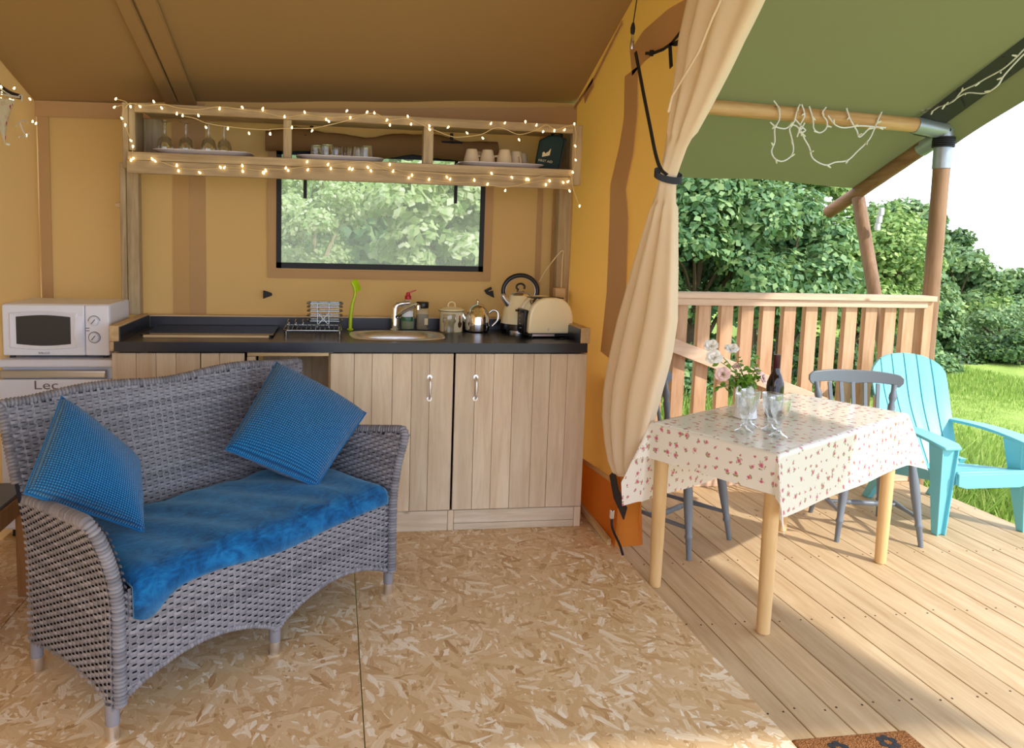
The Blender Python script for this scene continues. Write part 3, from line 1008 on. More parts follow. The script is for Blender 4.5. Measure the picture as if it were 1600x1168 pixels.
# --- trees: crown (leaves), branches, trunk
def crown_mesh(name, cen, rad, n, size, seed, nclump=40, inner=0.35):
    g = np.random.default_rng(seed)
    cen = np.array(cen); rad = np.array(rad)
    d = g.normal(size=(nclump, 3)); d /= np.linalg.norm(d, axis=1)[:, None]
    cc = d * (inner + (1 - inner) * g.uniform(0, 1, (nclump, 1)) ** 0.5) * 0.82 * rad
    cr = g.uniform(0.22, 0.42, nclump)[:, None] * rad
    k = g.integers(0, nclump, n)
    e = g.normal(size=(n, 3)); e /= np.linalg.norm(e, axis=1)[:, None]
    e[:, 2] = np.where(e[:, 2] < -0.2, -e[:, 2] * 0.6, e[:, 2])
    r = 0.55 + 0.45 * g.uniform(0, 1, (n, 1)) ** 0.4
    p = cen + cc[k] + e * r * cr[k]
    nrm = e + g.normal(0, 0.45, (n, 3)) + np.array([0, 0, 0.25]); nrm /= np.linalg.norm(nrm, axis=1)[:, None]
    t = g.normal(size=(n, 3)); t -= nrm * (t * nrm).sum(1)[:, None]; t /= np.linalg.norm(t, axis=1)[:, None]
    b = np.cross(nrm, t)
    s = (size * g.uniform(0.6, 1.3, n))[:, None]
    V = np.stack([p - t * s * 0.55, p + b * s * 0.42 - t * s * 0.12 - nrm * s * 0.06, p + t * s * 0.6 - nrm * s * 0.16, p - b * s * 0.42 - t * s * 0.12 - nrm * s * 0.06], 1).reshape(-1, 3)
    i = np.arange(n)[:, None] * 4
    F = np.concatenate([i + np.array([[0, 1, 2]]), i + np.array([[0, 2, 3]])], 0)
    return fast_mesh(name, V, F), cen + cc


def tree(name, label, cat, cen, rad, n, size, mat, seed, group, trunk=True, zg=-0.4, bark='bark', nclump=40):
    base = (cen[0], cen[1], zg)
    t = thing(name, label, cat, base, 0, group)
    me, cl = crown_mesh('crown', rel(cen, base), rad, n, size, seed, nclump)
    obj('crown', me, mat, t)
    m = MB(); rr = random.Random(seed)
    h = cen[2] - zg
    r0 = 0.035 * max(rad[2], 0.8) + 0.03
    if trunk:
        m.tube(smooth_path([(0, 0, -0.1), (rr.uniform(-.1, .1), rr.uniform(-.1, .1), h * 0.5), (0, 0, h)], 4), [r0 * (1 - 0.05 * i) for i in range(9)], 8)
    else:
        m.tube([(0, 0, -0.1), (0, 0, 0.4 * h)], [r0 * 0.7, r0 * 0.5], 6)
    m.build('trunk', bark, t)
    m = MB()
    for q in cl[:: max(1, len(cl) // 12)]:
        a = Vector((0, 0, h * rr.uniform(0.25, 0.9))); b = Vector(q)
        m.tube(smooth_path([a, a.lerp(b, 0.5) + Vector((0, 0, 0.12)), b], 3), [r0 * 0.4 * (1 - 0.12 * i) for i in range(7)], 5)
    m.build('branches', bark, t)
    return t


def tree_px(name, label, cat, px, py, y, rpx, rpy, n, size, mat, seed, group, depth=0.8, **k):
    c = PY(px, py, y); s = y / FOC * 1.03
    return tree(name, label, cat, c, (rpx * s, rpx * s * depth, rpy * s), n, size, mat, seed, group, **k)


GB = 'trees and bushes beyond the railing'
tree_px('sycamore_tree', 'broad-leaved sycamore close behind the railing, beside the curtain', 'tree', 1090, 400, 7.2, 150, 190, 20000, 0.072, 'leaf_a', 11, GB)
tree_px('sycamore_tree', 'broad-leaved sycamore behind the middle of the railing', 'tree', 1230, 430, 7.8, 130, 150, 16000, 0.075, 'leaf_a', 12, GB)
tree_px('hawthorn_bush', 'bright green bushy tree behind the slanted veranda brace', 'tree', 1340, 440, 8.6, 130, 150, 20000, 0.058, 'leaf_b', 13, GB)
tree_px('sycamore_tree', 'tall leafy tree showing under the drooping flysheet edge', 'tree', 1200, 320, 9.6, 170, 110, 16000, 0.085, 'leaf_b', 14, GB)
tree_px('hillside_tree', 'rounded tree crown on the hillside left of the tall post', 'tree', 1400, 385, 12.0, 95, 90, 9000, 0.10, 'leaf_d', 15, GB)
tree_px('hillside_tree', 'tree crown on the hillside just right of the tall post', 'tree', 1490, 455, 13.0, 85, 80, 9000, 0.10, 'leaf_d', 16, GB)
tree_px('hillside_tree', 'lowest tree crown on the skyline near the right picture edge', 'tree', 1580, 495, 15.0, 85, 82, 9000, 0.11, 'leaf_d', 17, GB)
tree_px('lime_green_tree', 'yellow-green tree standing out right of the tall post', 'tree', 1535, 505, 12.4, 48, 60, 5000, 0.075, 'leaf_b', 18, GB)
tree_px('hillside_tree', 'dark tree crown high on the skyline behind the post', 'tree', 1450, 405, 14.5, 75, 65, 7000, 0.11, 'leaf_c', 19, GB)
tree_px('hillside_tree', 'hillside tree half hidden behind the railing end', 'tree', 1430, 500, 11.2, 90, 100, 9000, 0.085, 'leaf_d', 20, GB)
tree_px('scrub_bush', 'dark scrub bush at the lawn edge behind the turquoise chair', 'bush', 1500, 565, 10.6, 70, 62, 9000, 0.06, 'leaf_c', 21, GB, trunk=False)
tree_px('scrub_bush', 'dark scrub bush at the lawn edge by the right picture border', 'bush', 1590, 565, 10.2, 75, 62, 9000, 0.06, 'leaf_c', 22, GB, trunk=False)
tree_px('scrub_bush', 'olive brown scrub between the dark bushes and hillside trees', 'bush', 1565, 525, 11.4, 90, 55, 7000, 0.06, 'leaf_d', 23, GB, trunk=False)
tree_px('scrub_bush', 'low green bush at the lawn edge behind the railing end', 'bush', 1420, 580, 9.6, 85, 58, 8000, 0.06, 'leaf_a', 24, GB, trunk=False)
tree_px('hedge_bush', 'green undergrowth seen low between the left railing slats', 'bush', 1090, 590, 7.0, 120, 75, 8000, 0.07, 'leaf_a', 25, GB, trunk=False)
tree_px('hedge_bush', 'green undergrowth seen low between the middle railing slats', 'bush', 1270, 590, 8.2, 120, 70, 8000, 0.07, 'leaf_c', 26, GB, trunk=False)
GW = 'foliage outside the tent window'
tree_px('window_hawthorn', 'hawthorn branches with painted-in glare filling the left half of the window', 'tree', 470, 360, 5.6, 105, 120, 14000, 0.036, 'leaf_w', 31, GW, bark='bark_pale')
tree_px('window_sycamore', 'large leaves with painted-in glare filling the right half of the window', 'tree', 680, 350, 5.8, 120, 125, 9000, 0.072, 'leaf_w', 32, GW, bark='bark_pale')
tree_px('background_tree', 'green tree mass farther behind the window foliage', 'tree', 590, 380, 7.6, 220, 190, 12000, 0.10, 'leaf_a', 33, GW)
# ================================================================== KITCHEN


def wbox(t, name, mat, x0, x1, y0, y1, z0, z1, b=0.003, sm=0, seg=2):
    o = t.location
    return MB().box(x0 - o.x, x1 - o.x, y0 - o.y, y1 - o.y, z0 - o.z, z1 - o.z).build(name, mat, t, 40 if b else sm, b, seg=seg)


def place_child(o, mesh_o, parent):
    mesh_o.parent = parent; return mesh_o


YF = 3.352


def handle(x, z0, z1, y, parent, o):
    m = MB()
    zc = (z0 + z1) / 2
    for z in (z0, z1):
        m.lathe([(0.0, 0), (0.013, 0.0), (0.012, 0.003), (0.0, 0.004)], 14, (x - o.x, y - o.y, z - o.z), Matrix.Rotation(PI / 2, 3, 'X'))
    pts = [(x, y, z1), (x, y - 0.018, z1 - 0.006), (x, y - 0.026, z1 - 0.022), (x, y - 0.028, zc), (x, y - 0.026, z0 + 0.022), (x, y - 0.018, z0 + 0.006), (x, y, z0)]
    m.tube([(p[0] - o.x, p[1] - o.y, p[2] - o.z) for p in smooth_path(pts, 5)], 0.0052, 10)
    return m.build('handle', 'steel', parent, 50)


def planked_door(t, xs, z0, z1, hx=None, mat='pallet_z'):
    o = t.location
    d = MB().box(xs[0] + 0.004 - o.x, xs[-1] - 0.004 - o.x, YF + 0.018 - o.y, YF + 0.034 - o.y, z0 + 0.004 - o.z, z1 - 0.004 - o.z).build('door', mat, t, 0)
    for a, b in zip(xs[:-1], xs[1:]):
        dy = random.uniform(-0.0015, 0.0015)
        MB().box(a + 0.0008 - o.x, b - 0.0008 - o.x, YF + dy - o.y, YF + 0.0178 - o.y, z0 - o.z, z1 - o.z).build('plank', mat, d, 40, 0.0012)
    if hx is not None: handle(hx, 0.637, 0.738, YF - 0.001, d, o)
    return d


# right double cabinet
cb = thing('base_cabinet', 'planked double cupboard with two chrome handles under the sink', 'cabinet', (0.6, 3.6, 0))
px1 = [516, 553, 581, 613, 643, 671, 708]
px2 = [711, 742, 771, 801, 833, 859, 885, 916]
planked_door(cb, [PY(x, 600, YF)[0] for x in px1], 0.102, 0.848, PY(671, 600, YF)[0])
planked_door(cb, [PY(x, 600, YF)[0] for x in px2], 0.102, 0.848, PY(743, 600, YF)[0])
wbox(cb, 'side_panel', 'pallet_z', 1.176, 1.198, YF + 0.036, 3.9, 0.0, 0.853)
wbox(cb, 'side_panel', 'pallet_z', -0.016, 0.002, YF + 0.036, 3.9, 0.0, 0.853)
wbox(cb, 'back_panel', 'dark_void', 0.003, 1.175, 3.885, 3.9, 0.0, 0.853, 0)
wbox(cb, 'plinth_board', 'pallet_x', -0.016, 0.545, YF + 0.004, YF + 0.022, 0.0, 0.098)
wbox(cb, 'plinth_block', 'pallet_z', 0.546, 0.574, YF + 0.002, YF + 0.03, 0.0, 0.099)
wbox(cb, 'plinth_board', 'pallet_x', 0.575, 1.165, YF + 0.004, YF + 0.022, 0.034, 0.098)
wbox(cb, 'plinth_board', 'pallet_x', 0.575, 1.165, YF + 0.003, YF + 0.022, 0.0, 0.033)
wbox(cb, 'plinth_block', 'pallet_z', 1.166, 1.2, YF + 0.001, YF + 0.03, 0.0, 0.099)
# open niche
cn = thing('niche_cabinet', 'open planked niche between the two cupboards', 'cabinet', (-0.2, 3.6, 0))
wbox(cn, 'top_rail', 'edge_x', -0.376, -0.018, YF + 0.002, YF + 0.03, 0.835, 0.852)
wbox(cn, 'upright', 'pallet_z', -0.376, -0.340, YF, YF + 0.04, 0.0, 0.834)
for k in range(4):
    a = -0.339 + 0.0795 * k
    wbox(cn, 'back_plank', 'pallet_z', a, a + 0.078, 3.70, 3.715, 0.0, 0.853)
wbox(cn, 'base_shelf', 'pallet_x', -0.339, -0.018, YF + 0.02, 3.70, 0.08, 0.10)
# left cupboard
cl_ = thing('base_cabinet', 'planked cupboard behind the sofa, beside the white refrigerator', 'cabinet', (-0.66, 3.6, 0))
planked_door(cl_, [PY(x, 580, YF)[0] for x in (175, 213, 244, 275, 313)], 0.102, 0.848)
planked_door(cl_, [PY(x, 580, YF)[0] for x in (314, 343, 382)], 0.102, 0.848)
wbox(cl_, 'side_panel', 'pallet_z', -0.945, -0.925, YF + 0.036, 3.9, 0.0, 0.853)
wbox(cl_, 'back_panel', 'dark_void', -0.924, -0.38, 3.885, 3.9, 0.0, 0.853, 0)
wbox(cl_, 'plinth_board', 'pallet_x', -0.944, -0.38, YF + 0.004, YF + 0.022, 0.0, 0.098)

# worktop with the sink cut-out, upstands
wt = thing('worktop', 'black speckled worktop with wooden upstand edge', 'worktop', (0.13, 3.6, 0.855))
SX0, SX1, SY0, SY1 = 0.12, 0.50, 3.45, 3.73
for (x0, x1, y0, y1) in ((-0.93, SX0, 3.335, 3.87), (SX1, 1.192, 3.335, 3.87), (SX0, SX1, 3.335, SY0), (SX0, SX1, SY1, 3.87)):
    pass
m = MB()
ow = wt.location
xs_, ys_ = (-0.93, SX0, SX1, 1.192), (3.335, SY0, SY1, 3.87)
for i in range(3):
    for j in range(3):
        if i == 1 and j == 1: continue
        for z, rev in ((0.9, False), (0.856, True)):
            q = [(xs_[i], ys_[j], z), (xs_[i + 1], ys_[j], z), (xs_[i + 1], ys_[j + 1], z), (xs_[i], ys_[j + 1], z)]
            m.add([(a - ow.x, b - ow.y, c - ow.z) for a, b, c in q], [(3, 2, 1, 0) if rev else (0, 1, 2, 3)])
for (xa, ya, xb_, yb_) in ((xs_[0], ys_[0], xs_[3], ys_[0]), (xs_[3], ys_[0], xs_[3], ys_[3]), (xs_[3], ys_[3], xs_[0], ys_[3]), (xs_[0], ys_[3], xs_[0], ys_[0]),
                       (xs_[1], ys_[1], xs_[1], ys_[2]), (xs_[1], ys_[2], xs_[2], ys_[2]), (xs_[2], ys_[2], xs_[2], ys_[1]), (xs_[2], ys_[1], xs_[1], ys_[1])):
    m.add([(xa - ow.x, ya - ow.y, 0.856 - ow.z), (xb_ - ow.x, yb_ - ow.y, 0.856 - ow.z), (xb_ - ow.x, yb_ - ow.y, 0.9 - ow.z), (xa - ow.x, ya - ow.y, 0.9 - ow.z)], [(0, 1, 2, 3)])
m.build('slab', 'worktop', wt, 0, fix=False)
wbox(wt, 'upstand_batten', 'edge_x', -0.95, 1.205, 3.873, 3.915, 0.9, 0.962, 0.002)
wbox(wt, 'upstand_face', 'worktop', -0.905, 1.155, 3.868, 3.8725, 0.9002, 0.955, 0)
wbox(wt, 'upstand_batten', 'shelf_y', -0.95, -0.912, 3.342, 3.872, 0.9, 0.968, 0.002)
wbox(wt, 'upstand_face', 'worktop', -0.9115, -0.907, 3.350, 3.867, 0.9002, 0.961, 0)
wbox(wt, 'upstand_batten', 'shelf_y', 1.160, 1.205, 3.342, 3.872, 0.9, 0.974, 0.002)
wbox(wt, 'upstand_face', 'worktop', 1.1555, 1.1595, 3.350, 3.867, 0.9002, 0.966, 0)
wbox(wt, 'end_lipping', 'shelf_y', -0.948, -0.931, 3.338, 3.87, 0.858, 0.8995, 0.002)

# hob lid
hb = thing('hob_lid', 'glossy black glass hob lid on the left of the worktop', 'hob lid', (-0.56, 3.66, 0.9))
wbox(hb, 'glass', 'black_gloss', -0.86, -0.275, 3.492, 3.845, 0.906, 0.912, 0.002)
wbox(hb, 'edge_reflection', 'edge_x', -0.845, -0.292, 3.478, 3.4915, 0.9005, 0.911, 0.001)  # wooden strip stands in for wood reflected in the lid's glass edge
wbox(hb, 'base', 'black_plastic', -0.85, -0.285, 3.4925, 3.84, 0.9005, 0.9055, 0)

# sink
sk = thing('sink', 'oval inset stainless steel sink bowl in the worktop', 'sink', (0.31, 3.59, 0.9))
sk.rotation_euler = (0, 0, 0)


def sup(a, rx, ry, n=3.2):
    c, s = math.cos(a), math.sin(a)
    return (rx * math.copysign(abs(c) ** (2 / n), c), ry * math.copysign(abs(s) ** (2 / n), s))


P = []
for (rx, ry, z) in ((0.232, 0.172, 0.0005), (0.230, 0.170, 0.005), (0.205, 0.152, 0.006), (0.190, 0.140, 0.001), (0.180, 0.132, -0.03), (0.165, 0.12, -0.115), (0.12, 0.09, -0.13), (0.02, 0.02, -0.132)):
    P.append([(*sup(2 * PI * k / 40, rx, ry), z) for k in range(40)])
MB().grid(P, close_v=True).build('bowl', 'steel', sk, 60)
MB().lathe([(0, 0), (0.026, 0.0), (0.024, 0.004), (0, 0.005)], 18, (0, 0, -0.1325)).build('drain', 'chrome', sk)

# tap
tp = thing('mixer_tap', 'chrome single lever mixer tap behind the sink', 'tap', (0.315, 3.80, 0.9008))
MB().lathe([(0.026, 0), (0.026, 0.006), (0.021, 0.01), (0.020, 0.11), (0.018, 0.118), (0, 0.12)], 20).build('body', 'chrome', tp)
MB().tube(smooth_path([(0, 0, 0.06), (0.035, -0.05, 0.10), (0.085, -0.10, 0.135), (0.105, -0.125, 0.140)]), 0.011, 12).build('spout', 'chrome', tp)
MB().lathe([(0.013, 0), (0.013, 0.022), (0, 0.023)], 14, (0.105, -0.125, 0.120)).build('aerator', 'chrome', tp)
MB().tube(smooth_path([(0, 0, 0.115), (0.02, 0.0, 0.135), (0.075, 0.0, 0.142)]), [0.016] * 8 + [0.013] * 5 + [0.010] * 4, 10).build('lever', 'chrome', tp)

# dish rack
dr = thing('dish_rack', 'folding chrome wire dish rack beside the sink', 'dish rack', (-0.09, 3.64, 0.9008))
m = MB(); q = 0.0028


def ring(x0, x1, y0, y1, z, r=q):
    m.tube([(x0 + 0.015, y0, z), (x1 - 0.015, y0, z), (x1, y0 + 0.015, z), (x1, y1 - 0.015, z), (x1 - 0.015, y1, z), (x0 + 0.015, y1, z), (x0, y1 - 0.015, z), (x0, y0 + 0.015, z)], r, 6, closed=True)


ring(-0.14, 0.13, -0.10, 0.12, 0.028, 0.0036)
for k in range(12): m.tube([(-0.125 + k * 0.022, -0.10, 0.028), (-0.125 + k * 0.022, 0.12, 0.028)], q, 6)
for x in (-0.13, 0.12):
    for y in (-0.09, 0.11): m.tube([(x, y, 0.028), (x, y, 0.0)], 0.0055, 8)
m.build('base_frame', 'rack_wire', dr)
m = MB()
for z in (0.06, 0.085, 0.108, 0.128): ring(-0.035, 0.135, 0.02, 0.11, z)
ring(-0.035, 0.135, 0.02, 0.11, 0.145, 0.004)
for x in (0.015, 0.07):
    for y in (0.02, 0.11): m.tube([(x, y, 0.028), (x, y, 0.145)], q, 6)
m.tube([(0.015, 0.02, 0.04), (0.07, 0.02, 0.1)], q, 6); m.tube([(0.07, 0.02, 0.04), (0.015, 0.02, 0.1)], q, 6)
m.build('plate_tier', 'rack_wire', dr)
m = MB()
for k in range(3):
    x = -0.125 + k * 0.035
    m.tube(smooth_path([(x, -0.02, 0.03), (x, -0.02, 0.055), (x, 0.03, 0.065), (x, 0.08, 0.055), (x, 0.08, 0.03)], 4), q, 6)
m.build('cup_loops', 'rack_wire', dr)

# washing-up brush
br = thing('dish_brush', 'lime green washing up brush standing by the sink', 'brush', (0.087, 3.80, 0.9008))
MB().lathe([(0.018, 0.0), (0.018, 0.004), (0.012, 0.008), (0.0, 0.009)], 14).build('base', 'lime', br)
MB().tube(smooth_path([(0, 0, 0.005), (0.002, 0, 0.07), (0.010, 0, 0.135), (0.022, 0, 0.18), (0.020, 0, 0.215), (0.006, 0, 0.245)], 6), [0.0095] * 12 + [0.008] * 10 + [0.009] * 9, 10).build('handle', 'lime', br)
m = MB()
for k in range(30):
    t = k / 29; a = Vector((0.023 - 0.018 * t, 0, 0.195 + 0.055 * t))
    for w_ in (-0.006, 0.0, 0.006): m.tube([a + Vector((0, w_, 0)), a + Vector((0.028 + 0.004 * math.sin(k * 3), w_ * 1.6, 0.010))], 0.0016, 4)
tag(m.build('bristles', 'lime', br, 0), kind='stuff')

# washing-up liquid
so = thing('soap_bottle', 'green washing up liquid bottle with red squirt cap', 'bottle', (0.385, 3.838, 0.9008))


def oval(prof, sx, sy, seg=24):
    P_ = []
    for r, z in prof: P_.append([(r * sx * math.cos(2 * PI * k / seg), r * sy * math.sin(2 * PI * k / seg), z) for k in range(seg)])
    return P_


MB().grid(oval([(0.001, 0.001), (0.9, 0.002), (1, 0.012), (0.97, 0.06), (1, 0.1), (0.82, 0.135), (0.42, 0.158), (0.40, 0.165)], 0.036, 0.021), close_v=True).build('body', 'clear_plastic', so)
MB().grid(oval([(0.001, 0.003), (0.84, 0.004), (0.93, 0.014), (0.90, 0.06), (0.92, 0.088), (0.001, 0.089)], 0.036, 0.021), close_v=True).build('liquid', 'green_liquid', so)
m = MB(); m.lathe([(0.0165, 0.158), (0.0165, 0.175), (0.012, 0.178), (0.010, 0.192), (0.0, 0.196)], 16)
m.bar((0, 0, 0.190), (0.042, 0, 0.206), 0.011, 0.006); m.build('cap', 'red_plastic', so)
for i, (mt, z0, z1, sx) in enumerate((('porcelain', 0.068, 0.098, 0.95), ('green_liquid', 0.045, 0.066, 0.9))):
    P_ = [[(0.037 * math.cos(a) * 1.01, 0.022 * math.sin(a) * 1.03, z) for a in np.linspace(-PI * 0.80, -PI * 0.25, 10)] for z in (z0, z1)]
    MB().grid(P_).build('label', mt, so, 60)

# coffee jar
cj = thing('coffee_jar', 'square glass jar of instant coffee with black lid', 'jar', (0.462, 3.838, 0.9008))
P_ = []
for r, z in ((0.01, 0.001), (0.030, 0.002), (0.033, 0.008), (0.031, 0.05), (0.033, 0.095), (0.029, 0.108), (0.026, 0.114)):
    P_.append([(*sup(2 * PI * k / 28, r, r, 4.5), z) for k in range(28)])
MB().grid(P_, close_v=True).build('body', 'clear_plastic', cj)
P_ = []
for r, z in ((0.001, 0.003), (0.028, 0.004), (0.0305, 0.01), (0.0285, 0.05), (0.030, 0.078), (0.001, 0.080)):
    P_.append([(*sup(2 * PI * k / 28, r, r, 4.5), z) for k in range(28)])
MB().grid(P_, close_v=True).build('coffee', 'coffee', cj)
MB().lathe([(0.0, 0.113), (0.031, 0.113), (0.033, 0.118), (0.033, 0.142), (0.030, 0.146), (0.0, 0.147)], 24).build('lid', 'black_plastic', cj)
wb_ = MB().box(0.008, 0.026, -0.0345, -0.0336, 0.028, 0.062).build('label', 'print_cream', cj, 0)

# enamel tin
tn = thing('enamel_canister', 'cream enamel canister with lid and cockerel print', 'canister', (0.606, 3.775, 0.9008))
MB().lathe([(0.0, 0.0), (0.058, 0.0), (0.060, 0.004), (0.060, 0.104), (0.062, 0.108)], 32).build('body', 'cream_enamel', tn)
m = MB(); m.lathe([(0.066, 0.106), (0.067, 0.110), (0.064, 0.116), (0.045, 0.124), (0.02, 0.128), (0, 0.129)], 32)
ld = m.build('lid', 'cream_enamel', tn)
MB().tube(smooth_path([(-0.018, 0, 0.125), (-0.016, 0, 0.144), (0, 0, 0.152), (0.016, 0, 0.144), (0.018, 0, 0.125)], 5), 0.0035, 8).build('loop', 'cream_enamel', ld)
MB().tube([(0.0665 * math.cos(a), 0.0665 * math.sin(a), 0.1075) for a in np.linspace(0, 2 * PI, 40)[:-1]], 0.0022, 6, closed=True).build('rim', 'black_plastic', tn)
ck = [(0.0, 0.0), (0.012, 0.004), (0.02, 0.016), (0.021, 0.030), (0.014, 0.024), (0.008, 0.034), (0.007, 0.052), (0.0, 0.056), (-0.004, 0.05), (-0.002, 0.036), (-0.010, 0.022), (-0.008, 0.008)]


def on_cyl(u, v, d): a = -PI / 2 + 0.62 + u / 0.06; return ((0.0602 + d) * math.cos(a), (0.0602 + d) * math.sin(a), v + 0.022)


MB().prism(ck, 0, 0.0006, on_cyl).build('cockerel_print', 'coffee', tn, 0)
MB().prism([(-0.003, 0.050), (0.006, 0.050), (0.007, 0.062), (0.001, 0.066), (-0.004, 0.060)], 0, 0.0008, on_cyl).build('cockerel_comb', 'red_plastic', tn, 0)


def tumbler_mesh(r0, r1, h, facets=9, th=0.0028):
    m = MB(); seg = facets * 4; P_ = []
    prof = [(0.001, 0.0015), (r0 * 0.9, 0.0015), (r0, 0.004), (r0 * 1.01, h * 0.5), (r1 * 0.98, h * 0.6), (r1, h * 0.97), (r1 - th * 0.5, h), (r1 - th, h * 0.97), (r1 * 0.98 - th, h * 0.6), (r0 - th, h * 0.5), (r0 - th, 0.010), (0.001, 0.010)]
    for i, (r, z) in enumerate(prof):
        row = []
        for k in range(seg):
            a = 2 * PI * k / seg
            f = 1 + (0.035 * math.cos(a * facets) if 2 <= i <= 4 else 0)
            row.append((r * f * math.cos(a), r * f * math.sin(a), z))
        P_.append(row)
    return m.grid(P_, close_v=True).mesh('tumbler', 60)


tm = tumbler_mesh(0.026, 0.0335, 0.098)
tag(origin(obj('tumbler', tm, 'glass'), (0, 0, 0)), 'faceted clear tumbler in front of the cream canister', 'glass').location = (0.58, 3.675, 0.9008)

# steel teapot
te = thing('teapot', 'polished steel teapot with ball knob between canister and kettle', 'teapot', (0.742, 3.77, 0.9008))
MB().lathe([(0.0, 0.001), (0.056, 0.001), (0.062, 0.006), (0.066, 0.03), (0.064, 0.075), (0.055, 0.105), (0.050, 0.112)], 36).build('body', 'chrome', te)
l_ = MB().lathe([(0.052, 0.110), (0.050, 0.118), (0.038, 0.135), (0.018, 0.146), (0, 0.148)], 32).build('lid', 'chrome', te)
MB().lathe([(0, 0.146), (0.006, 0.148), (0.010, 0.158), (0.006, 0.167), (0, 0.169)], 14).build('knob', 'chrome', l_)
MB().tube(smooth_path([(0.060, -0.01, 0.100), (0.082, -0.014, 0.114), (0.105, -0.018, 0.100), (0.104, -0.018, 0.062), (0.078, -0.013, 0.030)], 6), 0.0058, 10).build('handle', 'chrome', te)
MB().tube(smooth_path([(-0.055, 0.01, 0.055), (-0.075, 0.012, 0.085), (-0.088, 0.014, 0.115)], 5), [0.016, 0.0158, 0.0154, 0.015, 0.0145, 0.014, 0.0135, 0.013, 0.0125, 0.012, 0.0115], 12).build('spout', 'chrome', te)

# kettle
kt = thing('kettle', 'cream kettle with black hoop handle beside the toaster', 'kettle', (0.965, 3.76, 0.9008))
m = MB(); m.lathe([(0.0, 0.0), (0.066, 0.0), (0.066, 0.012), (0.0, 0.013)], 32); m.build('stand', 'steel', kt)
MB().lathe([(0.078, 0.014), (0.1, 0.018), (0.101, 0.045), (0.100, 0.048)], 40).build('base_band', 'black_plastic', kt)
MB().lathe([(0.099, 0.0485), (0.098, 0.056), (0.088, 0.11), (0.073, 0.165), (0.060, 0.192), (0.058, 0.194)], 40).build('body', 'cream_enamel', kt)
l_ = MB().lathe([(0.058, 0.193), (0.050, 0.205), (0.030, 0.216), (0, 0.219)], 30).build('lid', 'chrome', kt)
MB().tube([(0.022 * math.cos(a), 0, 0.236 + 0.017 * math.sin(a)) for a in np.linspace(-0.2 * PI, 1.35 * PI, 20)], 0.0055, 8).build('knob', 'black_plastic', l_)
MB().tube([(0.092 * math.cos(a), 0, 0.215 + 0.082 * math.sin(a)) for a in np.linspace(-0.22 * PI, 1.2 * PI, 40)], 0.0115, 12).build('handle', 'black_plastic', kt)
MB().tube([(0.080 * math.cos(a), 0, 0.215 + 0.071 * math.sin(a)) for a in np.linspace(-0.15 * PI, 1.15 * PI, 40)], 0.0025, 8).build('handle_trim', 'steel', kt)
MB().tube([(-0.062, -0.02, 0.145), (-0.092, -0.03, 0.178), (-0.104, -0.034, 0.196)], [0.020, 0.016, 0.013], 14).build('spout', 'steel', kt)
MB().lathe([(0, 0), (0.007, 0), (0.007, 0.0008), (0, 0.001)], 12, (0.052, -0.076, 0.085), Matrix.Rotation(PI / 2 - 0.2, 3, 'X') @ Matrix.Rotation(0, 3, 'Z')).build('badge', 'steel', kt)

# toaster: rounded-arch cream end cheeks, chrome top, black lever panel
ts = thing('toaster', 'cream rounded two slot toaster at the right end of the worktop', 'toaster', (1.06, 3.615, 0.9008), math.radians(4))


def arch(hw, h, n=26, top=0.105):
    p = [(-hw * 1.0, 0.0)]
    for k in range(n + 1):
        a = PI - PI * k / n
        x, z = sup(a, hw * 0.985, top, 2.6)
        p.append((x, h - top + z))
    p.append((hw, 0.0)); return p


A_ = arch(0.118, 0.178, top=0.135)
fz = lambda u, v, w_: (u, w_, v + 0.022)
MB().prism(A_, -0.095, -0.055, fz).build('front_cheek', 'cream_enamel', ts, 40, 0.010, seg=4)
MB().prism(A_, 0.060, 0.095, fz).build('rear_cheek', 'cream_enamel', ts, 40, 0.010, seg=4)
A2 = arch(0.106, 0.172, top=0.125)
MB().prism(A2, -0.0548, 0.0598, fz).build('chrome_shell', 'chrome', ts, 40)
m = MB(); m.box(-0.085, 0.085, -0.035, -0.01, 0.1915, 0.1955); m.box(-0.085, 0.085, 0.018, 0.043, 0.1915, 0.1955); m.build('slots', 'black_plastic', ts, 0)
m = MB(); m.box(-0.128, -0.108, -0.050, 0.056, 0.02, 0.135); m.build('lever_panel', 'black_plastic', ts, 40, 0.004)
for y in (-0.03, 0.035):
    m = MB(); m.box(-0.145, -0.1285, y - 0.010, y + 0.010, 0.120, 0.130); m.build('lever', 'black_plastic', ts, 40, 0.003)
for k in range(4):
    MB().lathe([(0, 0), (0.005, 0), (0.005, 0.003), (0, 0.004)], 10, (-0.128, 0.005, 0.04 + k * 0.02), Matrix.Rotation(-PI / 2, 3, 'Y')).build('button', 'chrome', ts)
m = MB(); m.box(-0.112, 0.112, -0.088, 0.09, 0.006, 0.0218); m.build('base', 'black_plastic', ts, 40, 0.003)
m = MB(); m.box(-0.095, 0.02, -0.0905, -0.088, 0.009, 0.019); m.build('crumb_tray', 'steel', ts, 0)
m = MB()
for x in (-0.09, 0.09):
    for y in (-0.07, 0.07): m.lathe([(0.009, 0), (0.009, 0.0065)], 10, (x, y, 0))
m.build('feet', 'black_plastic', ts)
m = MB().lathe([(0, 0), (1, 0.0), (1, 0.001), (0, 0.001)], 16, (0, 0, 0), Matrix.Rotation(PI / 2, 3, 'X'))
for i in range(len(m.v)): m.v[i] = (m.v[i][0] * 0.0045 - 0.015, m.v[i][1] - 0.0952, m.v[i][2] * 0.007 + 0.043)
m.build('badge', 'steel', ts)
MB().tube(smooth_path([(0.09, 0.08, 0.012), (0.1, 0.02, 0.004), (0.085, -0.10, 0.0035), (0.03, -0.14, 0.0035)], 6), 0.003, 6).build('power_cord', 'black_plastic', ts)

